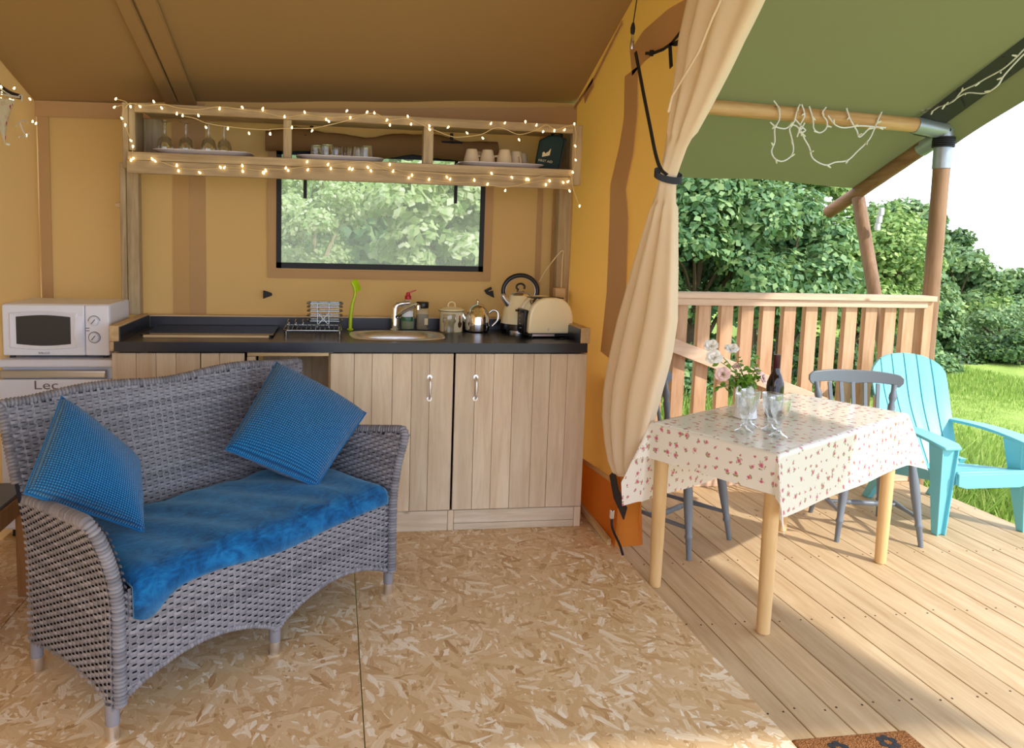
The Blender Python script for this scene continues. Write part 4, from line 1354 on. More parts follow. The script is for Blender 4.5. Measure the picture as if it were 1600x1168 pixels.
# black tie ends on the wall
for px, py, lab, sgn in ((418, 460, 'black rubber toggle on the tan wall left of the dish rack', 1), (765, 457, 'black rubber toggle on the wall left of the kettle', -1)):
    x, y, z = PY(px, py, YB - 0.03)
    m = MB()
    if sgn > 0: pl = [(-0.022, 0.022), (-0.022, -0.022), (0.024, -0.004), (0.022, 0.008), (0.0, 0.016)]
    else: pl = [(-0.03, 0.012), (0.008, 0.032), (0.012, 0.018), (-0.008, 0.010), (-0.004, 0.004), (0.018, 0.012), (0.026, -0.028), (-0.018, -0.008), (-0.022, 0.0)]
    m.prism(pl, -0.006, 0.006, lambda u, v, w_: (u, w_, v)); m.bar((0, 0, 0), (-0.012 * sgn, 0.024, 0), 0.008, 0.008)
    o = m.build('wall_toggle', 'black', None, 0, 0.002); o.location = (x, y, z); tag(o, lab, 'toggle')

# ---------------------------------------------------------------- shelf unit
sh = thing('kitchen_shelf', 'rustic open wall shelf with three bays above the window', 'shelf', (0.12, 3.7, 1.63))
wbox(sh, 'post', 'shelf_z', -1.017, -0.990, 3.79, 3.865, 0.9695, 1.70); wbox(sh, 'post', 'shelf_z', -0.989, -0.935, 3.80, 3.865, 0.9695, 1.70)
wbox(sh, 'post', 'shelf_z', 1.165, 1.235, 3.79, 3.865, 0.976, 1.70)
wbox(sh, 'end_upright', 'shelf_z', -0.940, -0.914, 3.560, 3.59, 1.655, 1.945); wbox(sh, 'end_upright', 'shelf_z', -0.913, -0.886, 3.562, 3.59, 1.735, 1.945)
wbox(sh, 'end_upright', 'shelf_z', 1.15, 1.20, 3.56, 3.60, 1.655, 1.945)
wbox(sh, 'front_fascia', 'shelf_x', -0.918, 1.152, 3.535, 3.558, 1.632, 1.690)
wbox(sh, 'shelf_edge', 'shelf_x', -0.914, 1.148, 3.538, 3.559, 1.6905, 1.7285)
wbox(sh, 'shelf_board', 'shelf_x', -0.93, 1.19, 3.60, 3.86, 1.708, 1.728); wbox(sh, 'shelf_board', 'shelf_x', -0.885, 1.149, 3.5595, 3.5995, 1.708, 1.728, 0.001)
wbox(sh, 'top_rail', 'shelf_x', -0.885, 1.149, 3.545, 3.572, 1.903, 1.944)
wbox(sh, 'top_board', 'shelf_x', -0.885, 1.149, 3.573, 3.86, 1.925, 1.943)
wbox(sh, 'side_panel', 'shelf_z', -0.94, -0.92, 3.591, 3.86, 1.729, 1.943); wbox(sh, 'side_panel', 'shelf_z', 1.17, 1.19, 3.601, 3.86, 1.729, 1.943)
wbox(sh, 'divider', 'shelf_z', -0.236, -0.198, 3.562, 3.60, 1.729, 1.923); wbox(sh, 'divider', 'shelf_z', 0.416, 0.464, 3.562, 3.62, 1.729, 1.923)
wbox(sh, 'back_cleat', 'shelf_z', -0.918, -0.83, 3.846, 3.858, 1.729, 1.92)
m = MB(); m.lathe([(0.014, 0), (0.016, 0.01), (0.010, 0.03), (0, 0.031)], 14, (-1.017 - 0.12, 3.83 - 3.7, 1.50 - 1.63), Matrix.Rotation(-PI / 2, 3, 'Y')); m.build('peg_knob', 'edge_x', sh)
sb = thing('socket_box', 'pale wooden socket box on the post behind the toaster', 'socket box', (1.19, 3.77, 1.1))
wbox(sb, 'box', 'edge_x', 1.148, 1.205, 3.74, 3.788, 1.06, 1.135, 0.004)
MB().tube([rel(p, (1.19, 3.77, 1.1)) for p in smooth_path([(1.185, 3.76, 1.135), (1.19, 3.775, 1.28), (1.188, 3.78, 1.33), (1.12, 3.80, 1.24), (1.08, 3.82, 1.16)], 6)], 0.003, 6).build('cable', 'print_cream', sb)

# trays
tr_src = None
GT = 'white trays on the wall shelf'


def tray(x0, x1, label):
    global tr_src
    xc = (x0 + x1) / 2; hw = (x1 - x0) / 2
    if tr_src is None:
        P_ = []
        for (a, b, z) in ((0.001, 0.001, 0.003), (0.175, 0.10, 0.003), (0.196, 0.118, 0.018), (0.214, 0.128, 0.022), (0.214, 0.128, 0.0195), (0.200, 0.120, 0.015), (0.178, 0.102, 0.0), (0.001, 0.001, 0.0)):
            P_.append([(*sup(2 * PI * k / 48, a, b, 5), z) for k in range(48)])
        tr_src = MB().grid(P_, close_v=True).mesh('tray', 60)
        tr_src.materials.append(M['tray_white'])
    o = bpy.data.objects.new('tray', tr_src); C.objects.link(o); o.location = (xc, 3.69, 1.729); o.scale = (hw / 0.214, 1, 1)
    tag(o, label, 'tray', GT)


tray(-0.826, -0.384, 'white tray under the upturned stemmed glasses on the shelf')
tray(-0.182, 0.234, 'white tray under the upturned tumblers in the middle bay')
tray(0.602, 1.027, 'white tray under the cream cups in the right bay')
# upturned stem glasses
prof = [(0.034, 0.0), (0.0345, 0.003), (0.037, 0.04), (0.030, 0.075), (0.010, 0.092), (0.0055, 0.10), (0.0085, 0.112), (0.005, 0.122), (0.006, 0.148), (0.030, 0.156), (0.033, 0.159), (0.0, 0.160)]
inner = [(0.0325, 0.0), (0.0352, 0.04), (0.028, 0.074), (0.001, 0.090)]
gm = MB().lathe(list(reversed(inner)) + prof, 28).mesh('upturned_wine_glass', 60); gm.materials.append(M['glass'])
for x, y, l_ in ((-0.787, 3.70, 'upturned stemmed glass, leftmost on the left shelf tray'), (-0.692, 3.70, 'upturned stemmed glass, second from the left end of the shelf'),
                 (-0.588, 3.69, 'upturned stemmed glass, third from the left end of the shelf'), (-0.523, 3.735, 'upturned stemmed glass, last and farthest back on the left tray')):
    o = bpy.data.objects.new('upturned_wine_glass', gm); C.objects.link(o); o.location = (x, y, 1.7325)
    tag(o, l_, 'glass', 'upturned stemmed glasses on the shelf')
um = MB(); prof = [(0.033, 0.0), (0.027, 0.075), (0.026, 0.080), (0.0, 0.081)]
seg = 36; P_ = []
for (r, z) in [(0.001, 0.070), (0.024, 0.070), (0.0255, 0.05), (0.030, 0.0)] + prof[:-1] + [(0.001, 0.081)]:
    P_.append([(r * (1 + 0.03 * math.cos(9 * 2 * PI * k / seg)) * math.cos(2 * PI * k / seg), r * (1 + 0.03 * math.cos(9 * 2 * PI * k / seg)) * math.sin(2 * PI * k / seg), z) for k in range(seg)])
um = um.grid(P_, close_v=True).mesh('upturned_tumbler', 60); um.materials.append(M['glass'])
for x, y, l_ in ((-0.088, 3.725, 'upturned tumbler, leftmost on the middle tray'), (-0.036, 3.675, 'upturned tumbler, front one of the left cluster on the middle tray'), (0.012, 3.745, 'upturned tumbler behind and right of the front tumbler'),
                 (0.075, 3.75, 'upturned tumbler half hidden at the back of the left cluster'), (0.105, 3.72, 'upturned tumbler, left of the pair at the tray end'), (0.153, 3.66, 'upturned tumbler, rightmost on the middle tray')):
    o = bpy.data.objects.new('upturned_tumbler', um); C.objects.link(o); o.location = (x, y, 1.7325); tag(o, l_, 'glass', 'upturned tumblers on the middle tray')
cm = MB().lathe([(0.030, 0.0), (0.042, 0.0), (0.0425, 0.003), (0.037, 0.045), (0.028, 0.082), (0.026, 0.088), (0.0, 0.089)], 28).mesh('upturned_cup', 60); cm.materials.append(M['cup_cream'])
hm = MB().tube(smooth_path([(0.036, 0, 0.02), (0.056, 0, 0.018), (0.060, 0, 0.040), (0.048, 0, 0.056), (0.033, 0, 0.058)], 5), 0.0045, 8).mesh('handle', 60); hm.materials.append(M['cup_cream'])
for x, y, rz, l_ in ((0.672, 3.68, 0.2, 'upturned cream cup, leftmost in the right bay'), (0.752, 3.68, -0.4, 'upturned cream cup, second from the left in the right bay'),
                     (0.831, 3.645, 2.8, 'upturned cream cup, nearest the front of its tray'), (0.902, 3.70, -1.4, 'upturned cream cup, right of the nearest cup'),
                     (0.945, 3.765, 1.4, 'upturned cream cup, rearmost by the first aid bag'), (0.715, 3.77, 1.9, 'upturned cream cup half hidden behind the two left cups')):
    t = thing('upturned_cup', l_, 'cup', (x, y, 1.7325), rz, 'upturned cream cups on the shelf')
    for nm_, me_ in (('body', cm), ('handle', hm)): obj(nm_, me_, None, t)

# first aid bag
fa = thing('first_aid_bag', 'dark green first aid bag leaning at the shelf end', 'bag', (1.060, 3.675, 1.7295), math.radians(-14))
pl = [(-0.062, 0.0), (0.052, 0.0), (0.066, 0.05), (0.082, 0.155), (0.055, 0.176), (0.0, 0.172), (-0.045, 0.150), (-0.060, 0.06)]
MB().prism(pl, -0.035, 0.04, lambda u, v, w_: (u, w_, v)).build('body', 'bag_green', fa, 40, 0.008, seg=3)
MB().prism([(0.048, 0.0), (0.058, 0.0), (0.072, 0.05), (0.089, 0.155), (0.079, 0.158), (0.062, 0.05)], -0.037, 0.042, lambda u, v, w_: (u, w_, v)).build('zip_gusset', 'bag_dark', fa, 0, 0.002)
MB().tube(smooth_path([(0.02, 0.0, 0.168), (0.025, 0.0, 0.19), (0.06, 0.0, 0.19), (0.065, 0.0, 0.165)], 5), 0.008, 8).build('carry_loop', 'bag_dark', fa)
MB().prism([(-0.030, 0.066), (0.008, 0.074), (0.014, 0.108), (0.001, 0.092), (-0.007, 0.088), (-0.012, 0.082), (-0.020, 0.092), (-0.027, 0.088)], -0.0375, -0.0365, lambda u, v, w_: (u, w_ + 0.0008, v)).build('emblem', 'print_cream', fa, 0)
me = text_mesh('FIRST AID', 0.0165); o = obj('lettering', me, 'print_cream', fa); o.location = (-0.012, -0.0362, 0.045); o.rotation_euler = (PI / 2, 0.12, 0)

# ---------------------------------------------------------------- fridge and microwave
fg = thing('refrigerator', 'white undercounter refrigerator beside the cupboards', 'refrigerator', (-1.2, 3.66, 0))
wbox(fg, 'cabinet', 'white_enamel', -1.43, -0.966, 3.46, 3.90, 0.03, 0.771, 0.006)
wbox(fg, 'top', 'white_enamel', -1.434, -0.962, 3.425, 3.905, 0.772, 0.806, 0.008, seg=3)
dr_ = wbox(fg, 'door', 'white_enamel', -1.43, -0.966, 3.42, 3.455, 0.05, 0.720, 0.008, seg=3)
hr = wbox(fg, 'door_handle', 'silver', -1.43, -0.99, 3.428, 3.455, 0.722, 0.760, 0.008, seg=3)
me = text_mesh('Lec', 0.055); o = obj('badge', me, 'print_silver', dr_); o.location = (PY(72, 604, 3.42)[0] + 1.2, 3.4192 - 3.66, 0.694); o.rotation_euler = (PI / 2, 0, 0); o.scale = (1.35, 1, 1)
for x in (-1.40, -1.0):
    MB().lathe([(0.016, 0), (0.016, 0.03)], 12, (x + 1.2, 3.48 - 3.66, 0)).build('foot', 'black_plastic', fg)

mw = thing('microwave', 'white microwave oven standing on the refrigerator', 'microwave', (-1.2, 3.62, 0.806))
wbox(mw, 'casing', 'white_plastic', -1.428, -0.985, 3.487, 3.80, 0.818, 1.046, 0.008, seg=3)
X0, X1, Z0, Z1 = -1.428, -1.088, 0.818, 1.043
YM = 3.470
d = wbox(mw, 'door', 'white_plastic', X0, X1 - 0.001, YM, YM + 0.0165, Z0, Z1, 0.006, seg=3)
wbox(mw, 'control_panel', 'white_plastic', X1 + 0.001, -0.985, YM, YM + 0.0165, Z0, Z1, 0.006, seg=3)
o_ = mw.location
wx0, wx1, wz0, wz1 = PY(26, 540, YM)[0], PY(111, 540, YM)[0], 0.870, 0.990


def mwpt(u, v, w_): return (u - o_.x, w_ - o_.y, v - o_.z)


pl = []
for k in range(12): t = k / 11; pl.append((wx0 + (wx1 - wx0) * t, wz0 - 0.008 * math.sin(PI * t)))
for k in range(12): t = k / 11; pl.append((wx1 - (wx1 - wx0) * t, wz1 + 0.008 * math.sin(PI * t)))
big = [(c[0] + (c[0] - (wx0 + wx1) / 2) * 0.2, c[1] + (c[1] - (wz0 + wz1) / 2) * 0.22) for c in pl]
m = MB(); m.grid([[mwpt(u, v, YM - 0.0062) for u, v in big], [mwpt(u, v, YM - 0.0005) for u, v in pl]], close_v=True)
m.grid([[mwpt(u, v, YM - 0.0062) for u, v in big], [mwpt((u - (wx0 + wx1) / 2) * 1.06 + (wx0 + wx1) / 2, (v - 0.93) * 1.06 + 0.93, YM + 0.001) for u, v in big]], close_v=True)
m.build('window_surround', 'white_plastic', d, 50)
MB().prism(pl, YM - 0.0012, YM - 0.0003, mwpt).build('window', 'oven_glass', d, 0)
m = MB(); hx = PY(121, 540, YM)[0]
P_ = []
for k in range(13):
    t = k / 12; z = 0.855 + 0.14 * t
    b = 0.012 * math.sin(PI * t)
    P_.append([mwpt(hx - b, z, YM - 0.001), mwpt(hx - b * 0.6, z, YM - 0.014 * math.sin(PI * t) - 0.001), mwpt(hx + 0.024, z, YM - 0.012 * math.sin(PI * t) - 0.001), mwpt(hx + 0.03, z, YM - 0.001)])
m.grid(P_).build('door_grip', 'white_plastic', d, 60)
for zc, nm_ in ((0.972, 'power_dial'), (0.900, 'timer_dial')):
    xk = PY(147, 500, YM)[0]
    k_ = MB().lathe([(0.021, 0), (0.0195, 0.012), (0.017, 0.014), (0, 0.0145)], 24, mwpt(xk, zc, YM - 0.0005), Matrix.Rotation(PI / 2, 3, 'X')).build(nm_, 'white_plastic', mw)
    MB().bar(mwpt(xk - 0.008, zc - 0.010, YM - 0.0155), mwpt(xk + 0.008, zc + 0.010, YM - 0.0155), 0.003, 0.004, (0, 1, 0)).build('pointer', 'print_grey', k_, 0)
    m = MB(); a0, a1 = ((0.1, PI * 1.0) if nm_ == 'power_dial' else (0, 2 * PI))
    m.tube([mwpt(xk + 0.0245 * math.cos(a), zc + 0.0245 * math.sin(a), YM - 0.0005) for a in np.linspace(a0, a1, 28)], 0.0014, 5); m.build('dial_scale', 'print_grey', mw)
for z in (0.940, 0.928): wbox(mw, 'print_mark', 'print_grey', PY(135, 520, YM)[0] - 0.002, PY(135, 520, YM)[0] + 0.013, YM - 0.0006, YM, z, z + 0.003, 0)
me = text_mesh('WILLCO', 0.0125); o = obj('lettering', me, 'print_grey', d); o.location = (PY(69, 550, YM)[0] - o_.x, YM - 0.0006 - o_.y, 0.829 - o_.z); o.rotation_euler = (PI / 2, 0, 0)
m = MB()
for x in (-1.40, -1.01):
    for y in (3.50, 3.77): m.lathe([(0.012, 0), (0.012, 0.0125)], 10, (x - o_.x, y - o_.y, 0))
m.build('feet', 'black_plastic', mw)
# side table at the left edge
st = thing('side_table', 'oak side table with slate grey top at the left edge', 'table', (-1.28, 2.68, 0))
wbox(st, 'table_top', 'slate_top', -1.43, -1.125, 2.44, 2.935, 0.405, 0.418, 0.002)
wbox(st, 'edge_frame', 'oak', -1.43, -1.12, 2.435, 2.94, 0.335, 0.404, 0.003)
for x in (-1.43, -1.158):
    for y in (2.45, 2.865): wbox(st, 'leg', 'oak', x, x + 0.042, y, y + 0.05, 0.0, 0.334, 0.004)

# ================================================================== SOFA
SO = np.array([-0.57, 1.991, 0.0]); SU = np.array([0.728, 0.685, 0]); SB = np.array([-0.685, 0.728, 0])
SRZ = math.atan2(0.685, 0.728)


def LZ(px, py, z):
    q = np.array(PZ(px, py, z)) - SO
    return (float(q @ SU), float(q @ SB), z)


sf = thing('wicker_sofa', 'grey woven rattan two seat sofa in front of the kitchen', 'sofa', tuple(SO), SRZ)


def back_top(x): return 0.836 + 0.016 * math.sin(PI * min(max((x - 0.0) / 0.54, 0), 1)) ** 2 + (0.018 * math.sin(PI * min(max((x - 0.50) / 0.60, 0), 1)) ** 2)


def apron_bot(x):
    t = (x % 0.55) / 0.55 if 0 <= x < 1.1 else 0.0
    return 0.088 + 0.085 * max(0.0, math.sin(PI * t)) ** 0.75


def arm_top(y): return 0.632 - 0.07 * min(1, max(0, y / 0.5)) - 0.014 * max(0, 1 - abs(y + 0.012) / 0.03)


def weave(name, surf, u0, u1, v0, v1, vlo, vhi, stake, row, parent, mat='wicker', amp=0.0036, ns=4, flip=1):
    """surf(u, v, d) -> point; rows run along u, displaced over and under stakes; vlo(u) / vhi(u) clip"""
    V = []; F = []
    nst = max(2, round((u1 - u0) / stake)); N = nst * ns
    us = [u0 + (u1 - u0) * i / N for i in range(N + 1)]
    j = 0; v = v0 + row / 2
    while v < v1:
        idx = {}
        hw = row * 0.465
        pair = j % 2
        for i, u in enumerate(us):
            if v - hw < vlo(u) or v + hw > vhi(u): continue
            ph = PI * (i / ns) + PI * pair
            d = amp * math.cos(ph) + amp * 0.6
            b = len(V)
            V.append(surf(u, v - hw, d - 0.0016)); V.append(surf(u, v, d)); V.append(surf(u, v + hw, d - 0.0016))
            idx[i] = b
        for i in range(N):
            if i in idx and i + 1 in idx:
                a, c = idx[i], idx[i + 1]
                F.append((a, c, c + 1, a + 1)); F.append((a + 1, c + 1, c + 2, a + 2))
        v += row; j += 1
    for k in range(nst):
        u = u0 + (u1 - u0) * (k + 0.5) / nst
        lo, hi = max(v0, vlo(u)), min(v1, vhi(u))
        if hi - lo < 0.02: continue
        n = max(2, int((hi - lo) / 0.03)); w_ = stake * 0.2
        b0 = len(V)
        for i in range(n + 1):
            vv = lo + (hi - lo) * i / n
            V.append(surf(u - w_, vv, amp * 0.35)); V.append(surf(u + w_, vv, amp * 0.35))
        for i in range(n): F.append((b0 + 2 * i, b0 + 2 * i + 1, b0 + 2 * i + 3, b0 + 2 * i + 2))
    me = bpy.data.meshes.new(name); me.from_pydata([tuple(map(float, p)) for p in V], [], F)
    me.polygons.foreach_set('use_smooth', [True] * len(F))
    return obj(name, me, mat, parent)


def braid(name, pts, r, parent, mat='wicker'):
    P_ = smooth_path(pts, 10); out = [Vector(P_[0])]; st_ = 0.0028
    for p in P_[1:]:
        p = Vector(p); d = (p - out[-1]).length
        while d > st_:
            out.append(out[-1] + (p - out[-1]).normalized() * st_); d = (p - out[-1]).length
    m = MB(); m.tube(out, [r * (0.80 + 0.28 * abs(math.sin(PI * i / 4))) for i in range(len(out))], 9)
    return m.build(name, mat, parent, 60)


# back
byf = lambda x, z: 0.475 + 0.10 * (z - 0.38) / 0.47 + 0.010 * math.sin(PI * x / 1.1)
bx0 = lambda z: -0.015 - 0.035 * (z - 0.4) / 0.45
back_s = lambda u, v, d: (u + (bx0(v) + 0.02) * (1 - 2 * u / 1.1), byf(u, v) - d, v)
def arm_dz(side): return -0.008 if side == 0 else 0.004


weave('backrest', back_s, -0.005, 1.105, 0.34, 0.875, lambda u: 0.34, lambda u: back_top(u) - 0.004, 0.0225, 0.0102, sf)
m = MB(); rows = []
for i in range(25):
    x = -0.005 + 1.11 * i / 24
    rows.append([back_s(x, 0.14 + (back_top(x) - 0.148) * j / 8, -0.008) for j in range(9)] + [back_s(x, 0.14 + (back_top(x) - 0.148) * j / 8, -0.035) for j in range(8, -1, -1)])
m.grid(rows, close_v=True).build('back_core', 'wicker_back', sf, 60)
braid('back_rim', [back_s(-0.005, 0.60, -0.012), back_s(-0.005, 0.80, -0.012)] + [back_s(x, back_top(x), -0.015) for x in np.linspace(-0.003, 1.103, 18)] + [back_s(1.105, 0.80, -0.012), back_s(1.105, 0.60, -0.012)], 0.0165, sf)
# front apron
ap_s = lambda u, v, d: (u, -0.002 - d + 0.0 * v, v)
weave('front_apron', ap_s, -0.012, 1.112, 0.09, 0.415, lambda u: apron_bot(u), lambda u: 0.415, 0.0225, 0.0102, sf)
m = MB(); rows = []
for i in range(46):
    x = -0.01 + 1.12 * i / 45
    rows.append([(x, 0.006, apron_bot(x) + 0.004), (x, 0.006, 0.41), (x, 0.03, 0.41), (x, 0.03, apron_bot(x) + 0.004)])
m.grid(rows, close_v=True).build('apron_core', 'wicker_back', sf, 0)
braid('apron_rim', [(x, 0.004, apron_bot(x)) for x in np.linspace(0.0, 1.1, 41)], 0.010, sf)
# arms
for side in (0, 1):
    sg = -1 if side == 0 else 1
    at_ = lambda y, s=side: arm_top(y) + arm_dz(s)
    x_out = lambda z, y, s=side, g=sg: (0.0 if s == 0 else 1.1) + g * (0.008 + (0.068 - 0.042 * min(1, max(0, y / 0.5))) * max(0, (z - 0.34) / 0.28) ** 2)
    s_out = lambda u, v, d, xo=x_out, g=sg: (xo(v, u) + g * d, u, v)
    s_in = lambda u, v, d, xo=x_out, g=sg: (xo(v, u) - g * (0.042 + d), u, v)
    weave('arm_outer', s_out, -0.012, 0.500, 0.06, 0.64, lambda u: 0.095 + 0.03 * math.sin(PI * max(0, min(1, u / 0.5))), at_, 0.0225, 0.0102, sf)
    weave('arm_inner', s_in, -0.012, 0.50, 0.34, 0.64, lambda u: 0.34, at_, 0.0225, 0.0102, sf)
    m = MB(); rows = []
    for i in range(16):
        y = -0.006 + 0.500 * i / 15; t = at_(y) - 0.004; lo = 0.10 + 0.03 * math.sin(PI * i / 15)
        zs = [lo + (t - lo) * k / 8 for k in range(9)]
        rows.append([(x_out(z, y) - sg * 0.006, y, z) for z in zs] + [(x_out(z, y) - sg * 0.036, y, z) for z in reversed(zs)])
    m.grid(rows, close_v=True).build('arm_core', 'wicker_back', sf, 60)
    zt_ = at_(0.0)
    pts = [(x_out(z, 0) - sg * 0.018, -0.008, z) for z in (0.10, 0.2, 0.3, 0.38, 0.45, 0.51, 0.56, zt_ - 0.022)] + [(x_out(at_(y), y) - sg * 0.016, y, at_(y) + 0.002) for y in (0.008, 0.03, 0.08, 0.15, 0.25, 0.38, 0.48)]
    braid('arm_rim', pts, 0.019, sf)
# seat deck under the pad, legs with metal tips
MB().box(0.03, 1.07, 0.035, 0.47, 0.33, 0.385).build('seat_base', 'wicker_back', sf, 0, 0.004)
for (x, y) in ((0.0, 0.014), (0.55, 0.014), (1.1, 0.014), (0.012, 0.50), (1.088, 0.50), (0.55, 0.50)):
    l_ = MB().tube([(x, y, 0.045 + 0.005 * k) for k in range(13)], [0.0185 * (1 + 0.05 * (k % 2)) for k in range(13)], 12).build('leg', 'wicker', sf, 60)
    MB().lathe([(0.0165, 0.0), (0.018, 0.003), (0.018, 0.05), (0.0, 0.051)], 16, (x, y, 0.0)).build('leg_tip', 'steel', l_)

# seat pad: blue velvet, front edge drooping over the apron
rows = []
NX, NP = 70, 26
for i in range(NX + 1):
    t = i / NX; x = 0.048 + 1.006 * t
    ed = min(1.0, min(t, 1 - t) * 18) ** 0.5
    row = []
    droop = 0.0
    hem = 0.375 + 0.010 * math.sin(9 * t) - 0.055 * math.exp(-((t - 0.035) / 0.06) ** 2)
    sec = [(0.462, 0.392), (0.465, 0.43), (0.44, 0.458)] + [(0.44 - 0.42 * k / 12, 0.458 + 0.010 * math.sin(PI * k / 12)) for k in range(1, 13)] + \
          [(-0.004, 0.450), (-0.020, 0.425), (-0.026, 0.400), (-0.024, hem), (-0.012, hem - 0.004), (-0.010, 0.40), (-0.0085, 0.418)] + [(0.034, 0.42), (0.036, 0.392)]
    for (y, z) in sec:
        zz = z
        wv = 0.0035 * math.sin(21 * t + 8 * y) * math.sin(13 * y + 3 * t) + 0.003 * math.sin(40 * t + 20 * y)
        if z > 0.43: zz = 0.42 + (z - 0.42) * (0.45 + 0.55 * ed) + wv
        yy = y - (0.004 * math.sin(17 * t) + 0.004 * ed if y < -0.01 else 0)
        row.append((x, yy, zz))
    rows.append(row)
m = MB().grid(rows, close_v=True)
n_ = len(rows[0]); m.f.append(tuple(range(n_))); m.f.append(tuple(NX * n_ + k for k in range(n_ - 1, -1, -1)))
pad = m.build('seat_pad', 'velvet', None, 180); pad.location = tuple(SO); pad.rotation_euler = (0, 0, SRZ)
tag(pad, 'long blue velvet seat pad lying on the wicker sofa', 'cushion')


def pillow(label, cs, thick, seed):
    """cs: four corner points (sofa space) in order; puffed square with waffle cloth both sides"""
    rr = np.random.default_rng(seed)
    c = [np.array(p) for p in cs]
    cen = sum(c) / 4
    nrm = np.cross(c[2] - c[0], c[3] - c[1]); nrm /= np.linalg.norm(nrm)
    if nrm[1] > 0: nrm = -nrm
    N = 30; V = []; UV = []
    for side in (1, -1):
        for i in range(N + 1):
            for j in range(N + 1):
                a, b = 2 * i / N - 1, 2 * j / N - 1
                pa = a * (1 - 0.02 * (1 - b * b)); pb = b * (1 - 0.02 * (1 - a * a))
                s_, t_ = (pa + 1) / 2, (pb + 1) / 2
                p = c[0] * (1 - s_) * (1 - t_) + c[1] * s_ * (1 - t_) + c[2] * s_ * t_ + c[3] * (1 - s_) * t_
                h = thick * ((1 - a * a) * (1 - b * b) + 1e-9) ** 0.36
                h *= 1 + 0.05 * math.sin(3 * a + seed) * math.sin(4 * b + 1)
                V.append(tuple(p + nrm * h * side - cen)); UV.append((s_, t_))
    F = []
    K = (N + 1) ** 2
    for i in range(N):
        for j in range(N):
            q = (i * (N + 1) + j, (i + 1) * (N + 1) + j, (i + 1) * (N + 1) + j + 1, i * (N + 1) + j + 1)
            F.append(q); F.append(tuple(K + k for k in reversed(q)))
    me = bpy.data.meshes.new('cushion_cover'); me.from_pydata(V, [], F)
    uv = me.uv_layers.new(name='UVMap')
    for l in me.loops: uv.data[l.index].uv = UV[l.vertex_index]
    bm = bmesh.new(); bm.from_mesh(me); bmesh.ops.remove_doubles(bm, verts=bm.verts, dist=1e-4); bmesh.ops.recalc_face_normals(bm, faces=bm.faces); bm.to_mesh(me); bm.free()
    for p in me.polygons: p.use_smooth = True
    wc = SO + SU * cen[0] + SB * cen[1] + np.array([0, 0, cen[2]])
    t = thing('scatter_cushion', label, 'cushion', tuple(map(float, wc)), SRZ, 'blue scatter cushions on the sofa')
    obj('cover', me, 'waffle', t)
    pts = []
    for k in range(4):
        p0, p1 = c[k], c[(k + 1) % 4]
        for s_ in np.linspace(0, 1, 14)[:-1]:
            q = p0 * (1 - s_) + p1 * s_; q = q + (cen - q) * 0.02 * 2 * (1 - (2 * s_ - 1) ** 2) * 0.5
            pts.append(tuple(q - cen))
    MB().tube(pts, 0.0038, 6, closed=True).build('piping', 'waffle', t)
    return t


pillow('blue waffle cushion propped in the left corner of the sofa', [(0.085, 0.450, 0.866), (-0.072, 0.345, 0.628), (0.195, 0.185, 0.476), (0.265, 0.33, 0.650)], 0.095, 2)
pillow('blue waffle cushion leaning on the right side of the sofa back', [LZ(432, 566, 0.868), LZ(353, 702, 0.615), LZ(494, 760, 0.462), LZ(572, 645, 0.668)], 0.092, 5)

# ================================================================== DECK FURNITURE
TO = np.array([1.554, 2.361, 0.0]); TRZ = math.atan2(0.495, 0.869)
ZT = 0.662
tb = thing('dining_table', 'small beech legged table under the floral cloth', 'table', (1.554, 2.361, ZD), TRZ)
MB().box(-0.018, 1.068, -0.018, 0.478, ZT - 0.024 - ZD, ZT - 0.004 - ZD).build('table_top', 'beech', tb, 0, 0.004)
MB().box(0.02, 1.0, 0.02, 0.44, ZT - 0.075 - ZD, ZT - 0.025 - ZD).build('apron', 'beech', tb, 0, 0.002)
for (x, y) in ((0.004, 0.0), (-0.012, 0.458), (1.018, 0.002), (1.018, 0.458)):
    MB().lathe([(0.020, 0.0), (0.0235, 0.003), (0.027, 0.3), (0.028, ZT - 0.025 - ZD)], 20, (x, y, 0)).build('leg', 'beech', tb)

